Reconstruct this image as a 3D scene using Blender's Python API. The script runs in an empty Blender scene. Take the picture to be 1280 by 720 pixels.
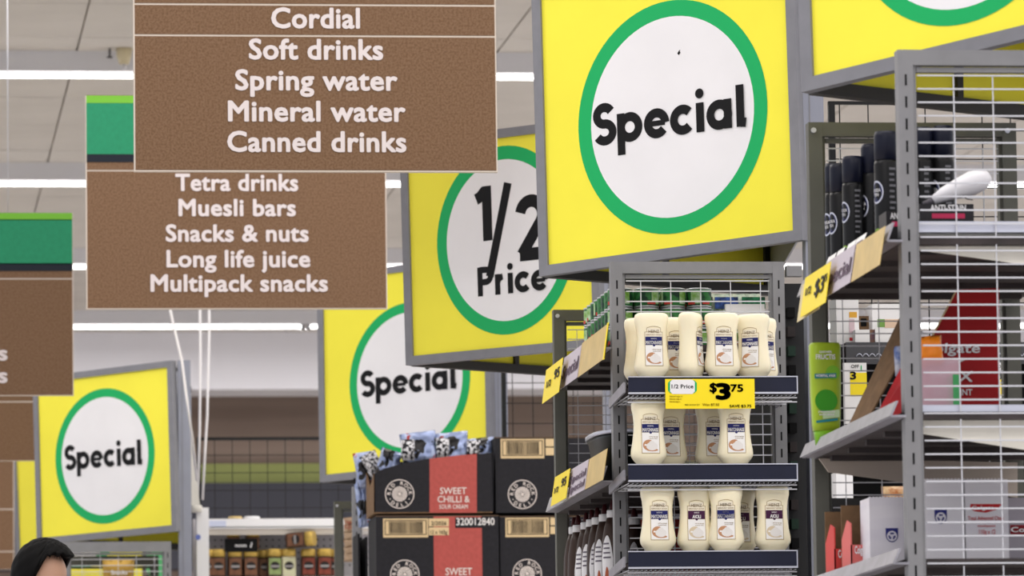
import bpy, bmesh, math, random
from mathutils import Vector, Matrix
random.seed(7)
PI = math.pi
# ------------------------------------------------------------------ camera
F = 7000.0; VX, VY = -180.0, 1120.0; ROLL = math.radians(0.75); CZ = 0.72
yc = Vector((VX-640, -(VY-360), -F)).normalized()
up = Vector((-math.sin(ROLL), math.cos(ROLL), 0)); up.z = -(up.x*yc.x+up.y*yc.y)/yc.z; up.normalize()
xc = yc.cross(up)
R = Matrix((xc, yc, up))            # rows: world axes in camera coordinates -> camera-to-world
CAM = Vector((0, 0, CZ))
cd = bpy.data.cameras.new('camera'); cam = bpy.data.objects.new('camera', cd)
bpy.context.scene.collection.objects.link(cam)
cam.matrix_world = Matrix.Translation(CAM) @ R.to_4x4()
cd.sensor_width = 36; cd.lens = F/1280*36; cd.clip_start = .1; cd.clip_end = 200
cd.dof.use_dof = True; cd.dof.focus_distance = 16.2; cd.dof.aperture_fstop = 11.0
sc = bpy.context.scene; sc.camera = cam
# ------------------------------------------------------------------ world, lights, exposure
w = bpy.data.worlds.new('world'); sc.world = w; w.use_nodes = True
w.node_tree.nodes['Background'].inputs[0].default_value = (.93, .95, 1, 1)
w.node_tree.nodes['Background'].inputs[1].default_value = .92
sc.view_settings.view_transform = 'Standard'; sc.view_settings.look = 'None'
sc.view_settings.exposure = 0.0; sc.view_settings.gamma = 1; sc.view_settings.use_curve_mapping = False
CEIL = 4.75 + CZ
def area(name, loc, sx, sy, power, col=(1, .98, .96)):
    l = bpy.data.lights.new(name, 'AREA'); l.shape = 'RECTANGLE'; l.size = sx; l.size_y = sy; l.energy = power; l.color = col
    o = bpy.data.objects.new(name, l); sc.collection.objects.link(o); o.location = loc; return o
for k in range(6):                                   # rows of ceiling lights out of the picture, over the nearer aisles
    area('row_light', (4, 2.6+4.8*k, CEIL-.05), 15, 2.2, 330)
for y in (31.6, 36.5, 41.4, 45.85): area('row_light', (5, y, CEIL-.145), 14, .02, 260)
# ------------------------------------------------------------------ helpers
def P(px, py, Y):
    d = R @ Vector(((px-640)/F, -(py-360)/F, -1)); return CAM + d*(Y/d.y)
def onplane(px, py, O, N):
    d = R @ Vector(((px-640)/F, -(py-360)/F, -1)); return CAM + d*((O-CAM).dot(N)/d.dot(N))
def S(Y): return F/Y
def lin(c):
    return tuple(((v/255/12.92) if v/255 <= .04045 else ((v/255+.055)/1.055)**2.4) for v in c)+(1,)
MATS = {}
def mat(name, rgb, rough=.6, metal=0, var=0, scale=30, rgb2=None, emit=0, alpha=1, trans=0, bump=0, stretch=(1, 1, 1), spec=.22, sss=0, lo=.35, hi=.65):
    if name in MATS: return MATS[name]
    m = bpy.data.materials.new(name); m.use_nodes = True; nt = m.node_tree; b = nt.nodes['Principled BSDF']
    b.inputs['Base Color'].default_value = lin(rgb); b.inputs['Roughness'].default_value = rough; b.inputs['Metallic'].default_value = metal
    b.inputs['Specular IOR Level'].default_value = spec
    b.inputs['Alpha'].default_value = alpha; b.inputs['Transmission Weight'].default_value = trans
    if sss: b.inputs['Subsurface Weight'].default_value = sss; b.inputs['Subsurface Radius'].default_value = (.02, .015, .01)
    if emit: b.inputs['Emission Color'].default_value = lin(rgb); b.inputs['Emission Strength'].default_value = emit
    if rgb2 or var or bump:
        tc = nt.nodes.new('ShaderNodeTexCoord'); mp = nt.nodes.new('ShaderNodeMapping'); mp.inputs['Scale'].default_value = stretch
        nz = nt.nodes.new('ShaderNodeTexNoise'); nz.inputs['Scale'].default_value = scale; nz.inputs['Detail'].default_value = 4
        nt.links.new(tc.outputs['Object'], mp.inputs[0]); nt.links.new(mp.outputs[0], nz.inputs['Vector'])
        if rgb2 or var:
            cr = nt.nodes.new('ShaderNodeValToRGB'); cr.color_ramp.elements[0].position = lo; cr.color_ramp.elements[1].position = hi
            cr.color_ramp.elements[0].color = lin(rgb2 or tuple(max(0, v*(1-var)) for v in rgb)); cr.color_ramp.elements[1].color = lin(rgb)
            nt.links.new(nz.outputs['Fac'], cr.inputs[0]); nt.links.new(cr.outputs[0], b.inputs['Base Color'])
        if bump:
            bp = nt.nodes.new('ShaderNodeBump'); bp.inputs['Strength'].default_value = bump; bp.inputs['Distance'].default_value = .01
            nt.links.new(nz.outputs['Fac'], bp.inputs['Height']); nt.links.new(bp.outputs[0], b.inputs['Normal'])
    MATS[name] = m; return m
class MB:
    def __init__(s): s.v = []; s.f = []; s.sm = []
    def add(s, vs, fs, smooth=False):
        n = len(s.v); s.v += [Vector(p) for p in vs]; s.f += [tuple(i+n for i in f) for f in fs]; s.sm += [smooth]*len(fs); return s
    def frame(s, O, U, V, N):          # parallelepiped
        O = Vector(O); U = Vector(U); V = Vector(V); N = Vector(N)
        vs = [O, O+U, O+U+V, O+V, O+N, O+U+N, O+U+V+N, O+V+N]
        fs = [(0, 3, 2, 1), (4, 5, 6, 7), (0, 1, 5, 4), (1, 2, 6, 5), (2, 3, 7, 6), (3, 0, 4, 7)]
        if U.cross(V).dot(N) < 0: fs = [f[::-1] for f in fs]
        return s.add(vs, fs)
    def box(s, x0, x1, y0, y1, z0, z1):
        return s.frame((x0, y0, z0), (x1-x0, 0, 0), (0, y1-y0, 0), (0, 0, z1-z0))
    def prism(s, pts, N):              # pts coplanar 3D polygon, extruded by N
        n = len(pts); pts = [Vector(p) for p in pts]; N = Vector(N)
        return s.add(pts+[p+N for p in pts], [tuple(range(n))[::-1], tuple(range(n, 2*n))]+[(i, (i+1) % n, (i+1) % n+n, i+n) for i in range(n)])
    def tube(s, pts, r, n=8, smooth=True, cap=True):
        pts = [Vector(p) for p in pts]; rs = r if isinstance(r, (list, tuple)) else [r]*len(pts); vs = []; fs = []
        for i, p in enumerate(pts):
            t = (pts[min(i+1, len(pts)-1)]-pts[max(i-1, 0)]).normalized()
            a = t.cross(Vector((0, 0, 1)) if abs(t.z) < .9 else Vector((1, 0, 0))).normalized(); b = t.cross(a)
            for k in range(n):
                q = 2*PI*(k+.5)/n; vs.append(p+(a*math.cos(q)+b*math.sin(q))*rs[i])
        for i in range(len(pts)-1):
            for k in range(n):
                k2 = (k+1) % n; fs.append((i*n+k, i*n+k2, (i+1)*n+k2, (i+1)*n+k))
        s.add(vs, fs, smooth)
        if cap: m = len(s.v)-len(vs); s.f += [tuple(m+k for k in range(n))[::-1], tuple(m+(len(pts)-1)*n+k for k in range(n))]; s.sm += [False, False]
        return s
    def wire(s, a, b, r): return s.tube([a, b], r, 4, False)
    def loft(s, secs, n=24, p=2.0, C=(0, 0, 0), smooth=True):   # secs: (z, halfx, halfy[, dx, dy]) superellipse sections
        C = Vector(C); vs = []; fs = []
        for sec in secs:
            z, a, b = sec[:3]; dx, dy = (sec[3], sec[4]) if len(sec) > 3 else (0, 0)
            for k in range(n):
                q = 2*PI*k/n; c, d = math.cos(q), math.sin(q)
                vs.append(C+Vector((dx+a*math.copysign(abs(c)**(2/p), c), dy+b*math.copysign(abs(d)**(2/p), d), z)))
        m = len(secs)
        for i in range(m-1):
            for k in range(n):
                k2 = (k+1) % n; fs.append((i*n+k, i*n+k2, (i+1)*n+k2, (i+1)*n+k))
        s.add(vs, fs, smooth); b0 = len(s.v)-len(vs)
        s.f += [tuple(b0+k for k in range(n))[::-1], tuple(b0+(m-1)*n+k for k in range(n))]; s.sm += [False, False]
        return s
ORG = {}
COL = sc.collection
def mesh(name, mb):
    me = bpy.data.meshes.new(name); me.from_pydata([tuple(v) for v in mb.v], [], mb.f)
    me.polygons.foreach_set('use_smooth', mb.sm); me.update(); return me
def part(name, mb, m, parent=None, label=None):
    """mb in world coordinates of the thing (or local if the thing sits at the origin)"""
    o0 = ORG.get(parent.name, Vector((0, 0, 0))) if parent else Vector((0, 0, 0))
    if o0.length: 
        for i in range(len(mb.v)): mb.v[i] = mb.v[i]-o0
    o = bpy.data.objects.new(name, mesh(name, mb)); COL.objects.link(o); o.data.materials.append(m)
    if parent: o.parent = parent; ORG[o.name] = o0
    if label: o['label'] = label
    return o
def thing(name, label, cat, loc=(0, 0, 0), group=None):
    o = bpy.data.objects.new(name, None); COL.objects.link(o); o.location = loc; o.empty_display_size = .1
    o['label'] = label; o['category'] = cat
    if group: o['group'] = group
    ORG[o.name] = Vector(loc); return o
def tag(o, label, cat, group=None):
    o['label'] = label; o['category'] = cat
    if group: o['group'] = group
    return o
def struct(name, mb, m):
    o = part(name, mb, m); o['kind'] = 'structure'; return o
def dup(root, loc, rz=0, label=None, group=None, scale=None, ry=0):
    r = root.copy(); COL.objects.link(r); r.location = loc; r.rotation_euler = (0, ry, rz)
    if scale: r.scale = scale
    if label: r['label'] = label
    if group: r['group'] = group
    for ch in list(root.children):
        c = ch.copy(); COL.objects.link(c); c.parent = r
        for g in ch.children:
            d = g.copy(); COL.objects.link(d); d.parent = c
    return r
# text -> MB in local plane (x right, y up); 'bold' offsets outlines
TC = {}
def text2d(s, bold=0.0, spacing=1.0):
    bold = 0; key = (s, bold, spacing)
    if key not in TC:
        c = bpy.data.curves.new('t', 'FONT'); c.body = s; c.size = 1; c.offset = bold; c.space_character = spacing; c.resolution_u = 3
        o = bpy.data.objects.new('t', c); COL.objects.link(o); bpy.context.view_layer.update()
        me = bpy.data.meshes.new_from_object(o.evaluated_get(bpy.context.evaluated_depsgraph_get()))
        vs = [(v.co.x, v.co.y) for v in me.vertices]; fs = [tuple(p.vertices) for p in me.polygons]
        bpy.data.objects.remove(o); bpy.data.curves.remove(c); bpy.data.meshes.remove(me)
        TC[key] = (vs, fs)
    return TC[key]
def text(mb, s, O, U, V, width=None, height=None, bold=0.0, anchor='l', spacing=1.0, lift=0, fat=0):
    """writes s with its baseline-left (or centre) at O along U (unit) and V (unit). height = cap height scale"""
    vs, fs = text2d(s, bold, spacing)
    x0 = min(v[0] for v in vs); x1 = max(v[0] for v in vs); kx = ky = None
    if width: kx = width/(x1-x0)
    if height: ky = height/.73
    kx = kx or ky; ky = ky or kx
    off = -x0 if anchor == 'l' else -(x0+x1)/2
    O = Vector(O); U = Vector(U); V = Vector(V); N = U.cross(V)*lift
    fat = max(fat, bold); dg = fat*.72
    M_ = U.cross(V).normalized()
    for j, (fx, fy_) in enumerate(((0, 0), (fat, 0), (-fat, 0), (0, fat), (0, -fat), (dg, dg), (-dg, dg), (dg, -dg), (-dg, -dg))[:9 if fat > .015 else 5 if fat else 1]):
        mb.add([O+N+M_*(.00012*j)+U*((x+off+fx)*kx)+V*((y+fy_)*ky) for x, y in vs], fs)
    return mb
# round stroke lettering for the big signs (x-height 1)
def arc(cx, cy, r, a0, a1, n=18, kx=1):
    return [(cx+r*kx*math.cos(math.radians(a0+(a1-a0)*i/n)), cy+r*math.sin(math.radians(a0+(a1-a0)*i/n))) for i in range(n+1)]
r_ = .355
GL = {
 'S': (.86, [arc(.42, 1.0, .285, 28, 270, kx=1.08)+arc(.42, .43, .293, 90, -152, kx=1.12)]),
 'p': (1.06, [arc(.53, .5, r_, 0, 360, 28), [(.17, 1), (.17, -.42)]]),
 'e': (1.0, [arc(.5, .5, r_, 0, 322, 26), ['w', (.16, .50), (.84, .50)]]),
 'c': (.93, [arc(.5, .5, r_, 42, 318, 24)]),
 'i': (.42, [[(.21, 0), (.21, 1)], 'dot']),
 'a': (1.08, [arc(.5, .5, r_, 0, 360, 28), [(.84, 0), (.84, 1)]]),
 'l': (.52, [[(.2, 1.42), (.2, 0)], [(.2, .14), (.3, .14), (.42, .12)]]),
 'r': (.66, [[(.15, 0), (.15, 1)], arc(.5, .5, .36, 170, 95, 10)]),
 'P': (1.0, [[(.15, 0), (.15, 1.42)], [(.15, 1.28), (.5, 1.28)]+arc(.5, .98, .30, 90, -90, 14)+[(.15, .68)]]),
 '1': (.62, [[(.42, 0), (.42, 1.42)], [(.08, 1.1), (.2, 1.15), (.36, 1.3)]]),
 '2': (1.0, [arc(.46, 1.0, .30, 170, -38, 16)+[(.17, .13)], [(.12, .13), (.86, .13)]]),
 '/': (.62, [[(.02, -.3), (.56, 1.6)]]),
 ' ': (.4, [])}
LSIGN = 1
def strokes(mb, s, O, U, V, scale, wt=.27, lift=0, track=.06):
    O = Vector(O); N = U.cross(V).normalized()*lift; x = 0
    for ch in s:
        adv, ps = GL[ch]
        for pl in ps:
            N = N+U.cross(V).normalized()*LSIGN*.0003
            if pl == 'dot':
                c = [(.21+.17*math.cos(2*PI*k/16), 1.31+.17*math.sin(2*PI*k/16)) for k in range(16)]
                mb.add([O+N+U*((x+a)*scale)+V*(b*scale) for a, b in c], [tuple(range(16))]); continue
            L = []; Rr = []; wt_ = wt
            if pl[0] == 'w': pl = pl[1:]; wt_ = wt*.58
            closed = math.dist(pl[0], pl[-1]) < 1e-4
            for i, p in enumerate(pl):
                if closed: a = pl[i-1] if i else pl[-2]; b = pl[i+1] if i < len(pl)-1 else pl[1]
                else: a = pl[max(i-1, 0)]; b = pl[min(i+1, len(pl)-1)]
                dx, dy = b[0]-a[0], b[1]-a[1]; d = math.hypot(dx, dy) or 1; nx, ny = -dy/d*wt_/2, dx/d*wt_/2
                L.append((p[0]+nx, p[1]+ny)); Rr.append((p[0]-nx, p[1]-ny))
            n = len(pl); vs = [O+N+U*((x+a)*scale)+V*(b*scale) for a, b in L+Rr]
            mb.add(vs, [(i+n, i+1+n, i+1, i) for i in range(n-1)])
        x += adv+track
    return x*scale
def swidth(s, track=.06): return sum(GL[c][0]+track for c in s)-track
# ------------------------------------------------------------------ materials
yellow = mat('sign_yellow', (252, 241, 74), .45, var=.03, scale=3)
white = mat('sign_white', (240, 238, 242), .5, var=.02, scale=4)
green = mat('sign_green', (26, 174, 98), .45)
black = mat('ink_black', (16, 15, 18), .6, spec=.2)
frame_grey = mat('frame_grey', (132, 132, 139), .45, var=.04, scale=20)
mast_grey = mat('mast_grey', (146, 149, 164), .4, var=.04, scale=8)
rack_grey = mat('rack_grey', (135, 135, 139), .45, var=.05, scale=14)
rack_olive = mat('rack_olive', (98, 98, 92), .5, var=.06, scale=12)
slot = mat('slot_dark', (14, 14, 16), .8)
chrome = mat('wire_zinc', (205, 205, 212), .35, .35)
blackwire = mat('wire_black', (26, 26, 28), .5)
kraft = mat('kraft_board', (124, 98, 78), .85, rgb2=(108, 82, 62), scale=130, lo=.36, hi=.6, spec=.1)
kraft_edge = mat('kraft_edge', (206, 194, 184), .8)
kraft_text = mat('kraft_lettering', (216, 206, 208), .7)
dkgreen = mat('header_green', (40, 136, 98), .7, var=.05, scale=50)
lime = mat('header_lime', (112, 176, 58), .7)
navyblk = mat('header_black', (28, 34, 44), .7)
steel = mat('rail_steel', (160, 158, 168), .35, .3, var=.1, scale=20)
shelf_dark = mat('shelf_dark', (68, 61, 62), .6, var=.2, scale=10)
shelf_black = mat('shelf_black', (24, 23, 25), .6)
cream_pl = mat('cream_plastic', (233, 229, 220), .5)
navy = mat('navy_lip', (34, 37, 58), .4, var=.1, scale=9)
silver = mat('silver_edge', (205, 207, 222), .3, .4)
wht = mat('white_paint', (236, 235, 238), .5)
mayo = mat('mayo_cream', (245, 235, 206), .28, sss=.15, spec=.5)
lab_cream = mat('label_cream', (238, 229, 210), .5)
lab_white = mat('label_white', (240, 238, 238), .5)
gold = mat('label_gold', (158, 132, 88), .5)
lab_navy = mat('label_navy', (28, 32, 96), .5)
lab_plum = mat('label_plum', (64, 22, 60), .5)
egg = mat('egg_brown', (190, 140, 105), .6)
cap_w = mat('cap_white', (235, 232, 226), .4)
card_gold = mat('card_gold', (214, 186, 124), .4, var=.06, scale=20)
card_lilac = mat('card_lilac', (196, 186, 198), .45)
lilac_ink = mat('lilac_ink', (110, 92, 110), .6)
ylw_card = mat('card_yellow', (252, 226, 40), .4)
ink_orange = mat('ink_orange', (214, 150, 20), .6)
board_blk = mat('carton_black', (37, 36, 41), .75, var=.12, scale=60)
board_red = mat('carton_red', (178, 84, 78), .75, var=.06, scale=60)
board_tan = mat('carton_tan', (214, 188, 146), .8)
board_brn = mat('carton_brown', (128, 100, 74), .85, var=.1, scale=40)
# ------------------------------------------------------------------ structure
mb = MB(); mb.box(-8, 14, 1, 52, -.1, 0); struct('floor', mb, mat('floor_vinyl', (205, 200, 196), .4, var=.05, scale=1))
mb = MB(); mb.box(-8, 14, 1, 52, CEIL+.02, CEIL+.12); ceil = struct('ceiling', mb, mat('ceiling_grid', (196, 190, 184), .8))
tm = mat('ceiling_tile', (208, 202, 196), .9, var=.03, scale=2)
tmesh = None
for i in range(-5, 9):
    for j in range(-2, 14):
        if tmesh is None:
            mb = MB(); mb.frame((.006, .006, 0), (1.188, 0, 0), (0, 1.188, 0), (0, 0, .018)); tmesh = mesh('tile', mb); tmesh.materials.append(tm)
        o = bpy.data.objects.new('ceiling_tile', tmesh); COL.objects.link(o); o.parent = ceil
        o.location = (1.245+1.2*i, 31.0+1.2*j, CEIL+random.uniform(-.001, .001))
mb = MB(); mb.box(-8, 14, 47.6, 48.3, 4.26+CZ, CEIL+.01); struct('wall_bulkhead', mb, mat('bulkhead_white', (226, 224, 230), .7))
mb = MB(); mb.box(-8, 14, 49.2, 49.5, 0, CEIL); struct('wall_back', mb, mat('back_brown', (146, 128, 117), .8, rgb2=(128, 110, 100), scale=.8, stretch=(.3, 1, 6)))
s48 = S(49.1)
mb = MB(); mb.box(-2, 9, 49.1, 49.2, (1120-614)/s48+CZ, (1120-587)/s48+CZ); struct('trim_1', mb, mat('band_green', (142, 148, 90), .7))
mb = MB(); mb.box(-2, 9, 49.0, 49.2, (1120-720)/s48+CZ, (1120-612)/s48+CZ); struct('trim_2', mb, mat('band_dark', (66, 66, 74), .7))
mb = MB(); text(mb, 'or oranting', P(263, 616, 49.08), (1, 0, 0), (0, 0, 1), width=.56, bold=.02)
o = part('band_lettering', mb, mat('band_ink', (60, 72, 40), .8)); o['kind'] = 'structure'; o.name = 'trim_3'
# ------------------------------------------------------------------ strip lights
tube_m = mat('tube_glow', (255, 253, 250), .5, emit=6)
hous = mat('light_housing', (202, 200, 204), .5)
def fixture(x0, x1, Y, n, zc=4.62):
    z = zc+CZ
    t = thing('strip_light', n, 'light', ((x0+x1)/2, Y, CEIL-.11), 'strip lights on the ceiling')
    a = MB(); ya, yb = Y-.09, Y+.09
    a.prism([(x0, ya, CEIL), (x0, Y-.05, CEIL-.11), (x0, Y+.05, CEIL-.11), (x0, yb, CEIL)], (x1-x0, 0, 0)); part('housing', a, hous, t)
    a = MB(); a.tube([(x0+.03, Y, z), (x1-.03, Y, z)], .0135, 10); part('tube', a, tube_m, t)
    for xx in (x0+.01, x1-.04):
        a = MB(); a.box(xx, xx+.03, Y-.022, Y+.022, z-.024, CEIL-.1); part('end_clip', a, frame_grey, t)
rowsY = [31.6, 36.5, 41.4, 45.85]
xj = P(382, 415, 45.85).x
names = ['highest row in view', 'second row down', 'third row down', 'lowest row, above the bulkhead']
for r, Y in enumerate(rowsY):
    for k in range(-2, 4):
        x0 = xj-2.4+2.4*k if r == 3 else (.0 if r else .1)+2.4*k
        if x0 > 9.5: continue
        fixture(x0, x0+2.4, Y, 'glowing white strip light, '+names[r]+', piece %s from the left' % ('zeroth', 'first', 'second', 'third', 'fourth', 'fifth', 'sixth')[k+3])
# ceiling fittings
c = P(155, 51, 31.4)
t = thing('smoke_detector', 'cream bell-shaped detector on the ceiling left of the cordial sign', 'detector', (c.x, 31.4, CEIL-.12))
a = MB(); a.loft([(0, .012, .012), (.03, .012, .012)], 12, C=(c.x, 31.4, CEIL-.12)); part('tip', a, hous, t)
a = MB(); a.loft([(.03, .028, .028), (.075, .042, .042), (.12, .046, .046)], 16, C=(c.x, 31.4, CEIL-.12)); part('bell', a, mat('detector_cream', (205, 192, 160), .6), t)
for px, Y, lb in ((137, 31.4, 'small T-shaped sprinkler head beside the cream detector'), (293, 46.6, 'small dark sprinkler hanging under the snacks sign, over the lowest strip light')):
    c = P(px, 52, Y)
    t = thing('sprinkler', lb, 'sprinkler', (c.x, Y, CEIL-.05))
    a = MB(); a.loft([(0, .006, .006), (.05, .006, .006)], 8, C=(c.x, Y, CEIL-.05)); part('stem', a, shelf_dark, t)
    a = MB(); a.loft([(-.006, .015, .015), (0, .02, .02)], 10, C=(c.x, Y, CEIL-.05)); part('deflector', a, shelf_dark, t)
# ------------------------------------------------------------------ yellow special signs
def sign(label, cpx, cY, rpx, rY, tpx, circ, lines, Bdir=True, mastw=.062, mast=True, mark=False, halfL=None):
    O = P(cpx[0], cpx[1], cY); Rr = P(rpx[0], rpx[1], rY)
    U = (Rr-O); L = U.length; U.normalize()
    # top-left corner in the vertical plane through O and R, leaning as seen
    N = U.cross(Vector((0, 0, 1))).normalized()
    T = onplane(tpx[0], tpx[1], O, N); V = (T-O); Ht = V.length; V.normalize()
    N = U.cross(V).normalized()
    if N.y > 0: N = -N
    base = Vector((O.x, O.y, O.z))
    t = thing('special_sign', label, 'sign', base, 'yellow corner signs over the aisle ends')
    fw = .032
    q = lambda u, v, n=0: O+U*u+V*v+N*n
    a = MB(); a.frame(q(fw*.6, fw*.6, -.012), U*(L-fw*1.2), V*(Ht-fw*1.2), N*.012); pan = part('front_panel', a, yellow, t)
    for nm, fr in (('left', (q(0, 0, -.025), U*fw, V*Ht)), ('right', (q(L-fw, 0, -.025), U*fw, V*Ht)), ('bottom', (q(fw, 0, -.025), U*(L-2*fw), V*fw)), ('top', (q(fw, Ht-fw, -.025), U*(L-2*fw), V*fw))):
        a = MB(); a.frame(fr[0], fr[1], fr[2], N*.034); part('frame_bar', a, frame_grey, t)
    # ring and disc
    cx, cy, rx, ry, wx = circ
    C = onplane(cx, cy, O, N); A = (onplane(cx+rx, cy-(rx*(cpx[1]-rpx[1])/(rpx[0]-cpx[0])), O, N)-C).length
    Bv = (onplane(cx, cy-ry, O, N)-C).length
    k = wx/rx
    u0 = (C-O).dot(U); v0 = (C-O).dot(V)
    n = 72; ring = []
    for i in range(n):
        an = 2*PI*i/n; uu = min(max(u0+A*math.cos(an), 0), 5); ring.append(C+U*A*math.cos(an)+V*Bv*math.sin(an))
    inn = [C+(p-C)*(1-k) for p in ring]
    a = MB(); vs = [p+N*.001 for p in ring]+[p+N*.001 for p in inn]
    a.add(vs, [(i, (i+1) % n, (i+1) % n+n, i+n) for i in range(n)]); part('ring', a, green, pan)
    a = MB(); a.add([p+N*.0012 for p in inn], [tuple(range(n))]); part('disc', a, white, pan)
    for (s, l0, l1, wt) in lines:
        a = MB(); p0 = onplane(l0[0], l0[1], O, N); p1 = onplane(l1[0], l1[1], O, N)
        D = (p1-p0); Wd = D.length; D.normalize(); 
        Vs = V if D.cross(V).dot(N) > 0 else V
        globals()['LSIGN'] = 1 if D.cross(V).dot(N) > 0 else -1
        strokes(a, s, p0+N*.0015, D, Vs, Wd/swidth(s), wt); part('lettering', a, black, pan)
    if mark:
        a = MB(); m = [onplane(x, y, O, N)+N*.002 for x, y in ((847, 67), (849, 69), (851, 66), (850, 64), (851, 62), (849, 63.5))]; a.add(m, [tuple(range(6))]); part('torn_spot', a, slot, pan)
    # panel B, swept back from the corner
    Ub = Vector((.82, .57, 0)).normalized(); Nb = Vector((-Ub.y, Ub.x, 0)); Vb = Vector((0, 0, 1)); Ob = O+Ub*.04
    a = MB(); a.frame(Ob+Ub*.03+Vb*.03, Ub*.9, Vb*(Ht-.06), Nb*.012); part('rear_panel', a, yellow, t)
    for (u, v, du, dv) in ((.0, 0, .94, .032), (.0, Ht-.032, .94, .032), (.91, .032, .03, Ht-.064), (.47, .032, .02, Ht-.064)):
        a = MB(); a.frame(Ob+Ub*u+Vb*v-Nb*.012, Ub*du, Vb*dv, Nb*.034); part('frame_bar', a, mat('frame_dark', (62, 60, 60), .5), t)
    E1 = Rr+V*.0; E2 = Ob+Ub*.94
    a = MB(); a.prism([O+V*(Ht-.01)+Vector((.01, .01, 0)), Rr+V*(Ht-.01)+Vector((0, .01, 0)), E2+Vb*(Ht-.01)], (0, 0, .008)); part('lid', a, mat('lid_dark', (70, 66, 50), .7), t)
    a = MB(); a.prism([Rr+Vector((0, .03, .03)), E2+Vb*.03, E2+Vb*(Ht-.03), Rr+V*(Ht-.03)+Vector((0, .03, 0))], Vector((.006, 0, 0))); part('end_panel', a, mast_grey, t)
    if mast:
        M = Rr+Vector((.008, .02, 0))
        a = MB(); a.box(M.x, M.x+mastw, M.y, M.y+.06, 0, O.z+Ht+.02); ms = part('mast', a, mast_grey, t)
        a = MB(); a.box(M.x+mastw*.28, M.x+mastw*.34, M.y-.0015, M.y, 0, O.z+Ht+.02); part('groove', a, frame_grey, ms)
    return O
sign('yellow Special sign at top centre, largest and fully readable, over the mayonnaise bottles', (676, 346), 16.95, (1005, 300), 16.32, (665.5, 0-25), (840, 146, 119.5, 145.5, 16.5),
     [('Special', (744, 183), (937, 157), .315)], mark=True)
sign('yellow sign reading half price, left of the largest Special sign', (509, 457), 20.0, (753, 434), 19.4, (501, 177), (632, 300, 87, 118, 12.5),
     [('1', (594, 303), (618, 300), .30), ('/', (611, 328), (641, 324.5), .20), ('2', (645, 327), (691, 322), .28), ('Price', (598, 371), (686, 362), .31)])
sign('yellow Special sign low at centre, behind the black chip cartons', (401, 603), 25.7, (617, 580.5), 25.1, (397, 345), (512, 475, 76, 97, 9.6),
     [('Special', (452, 497), (573, 485), .31)])
sign('yellow Special sign at lower left, above the dark-haired person', (47.5, 681), 28.3, (222, 664), 27.6, (42, 472), (131, 570, 62.5, 84.5, 8),
     [('Special', (82, 588), (180, 580), .31)])
sign('yellow sign cut off by the top right corner of the picture', (1004, 116), 12.85, (1395, 22), 12.3, (992, -240), (1203, -128, 142, 157, 18),
     [('Special', (1090, -90), (1316, -130), .27)])
sign('narrow strip of a yellow sign at far left, partly behind the lower left Special sign', (22, 715), 36.0, (160, 702), 35.3, (16, 560), (128, 640, 52, 66, 6),
     [('Special', (50, 650), (125, 643), .27)])
# ------------------------------------------------------------------ hanging brown aisle signs
def brown(label, Y, x0, x1, ytop, ybot, joints, lines, header=None, th=.03, wires=(.1, .75)):
    A = P(x0, ybot, Y); B = P(x1, ybot, Y); T = P(x0, ytop, Y)
    t = thing('aisle_sign', label, 'sign', (A.x, Y, A.z), 'brown hanging aisle signs')
    ys = [ybot]+[j for j in joints]+[ytop]; g = .0035
    zz = [P((x0+x1)/2, y, Y).z for y in ys]
    for i in range(len(zz)-1):
        lo = zz[i]+(g if i else 0); hi = zz[i+1]-(g if i < len(zz)-2 else 0)
        a = MB(); a.box(A.x, B.x, Y, Y+th, lo, hi); part('board', a, kraft, t)
    a = MB(); e = .0045
    a.box(A.x-e, A.x, Y+.001, Y+th, A.z, T.z); a.box(B.x, B.x+e, Y+.001, Y+th, A.z, T.z); a.box(A.x-e, B.x+e, Y+.001, Y+th, A.z-e, A.z)
    for z in zz[1:-1]: a.box(A.x, B.x, Y+.002, Y+th-.002, z-g, z+g)
    part('pale_core', a, kraft_edge, t)
    if header:
        for (ya, yb, m, nm) in header:
            a = MB(); a.box(A.x-.001, B.x+.001, Y-.002, Y+th+.002, P(0, yb, Y).z+(P(x0, 0, Y).z-P(0, 0, Y).z), P(x0, ya, Y).z); part(nm, a, m, t)
    for (s, xa, xb, yb) in lines:
        p0 = P(xa, yb, Y); p1 = P(xb, yb, Y)
        a = MB(); text(a, s, p0+Vector((0, -.002, 0)), (1, 0, 0), (0, 0, 1), width=p1.x-p0.x, height=LH/S(Y), bold=.0, spacing=1.04, fat=.03); part('lettering', a, kraft_text, t)
    for u in wires:
        a = MB(); xx = A.x+(B.x-A.x)*u; a.tube([(xx, Y+th/2, T.z-.01), (xx, Y+th/2, CEIL+.01)], .0025, 5); part('hanging_wire', a, chrome, t)
LH = 26.5
brown('brown hanging board listing cordial and soft drinks, nearest of the brown signs', 19.0, 169.5, 620.5, -150, 212.5, [44.8, 6.0, -32, -71],
      [('Cordial', 340, 449, 34.5), ('Soft drinks', 312, 478, 73.5), ('Spring water', 295, 496, 112), ('Mineral water', 286, 506, 151), ('Canned drinks', 285, 507, 189)])
LH = 21.8
brown('brown hanging board with green header listing muesli bars and snacks', 23.0, 109.5, 483, 119.5, 385, [213.5],
      [('Tetra drinks', 220, 372, 238), ('Muesli bars', 224, 369, 269.5), ('Snacks & nuts', 208, 385, 301.5), ('Long life juice', 209, 387, 333.5), ('Multipack snacks', 189, 409, 364)],
      header=[(119.5, 129, lime, 'lime_stripe'), (129, 193, dkgreen, 'green_header'), (193, 203, navyblk, 'black_stripe')], wires=(.3, .7))
LH = 19
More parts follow.
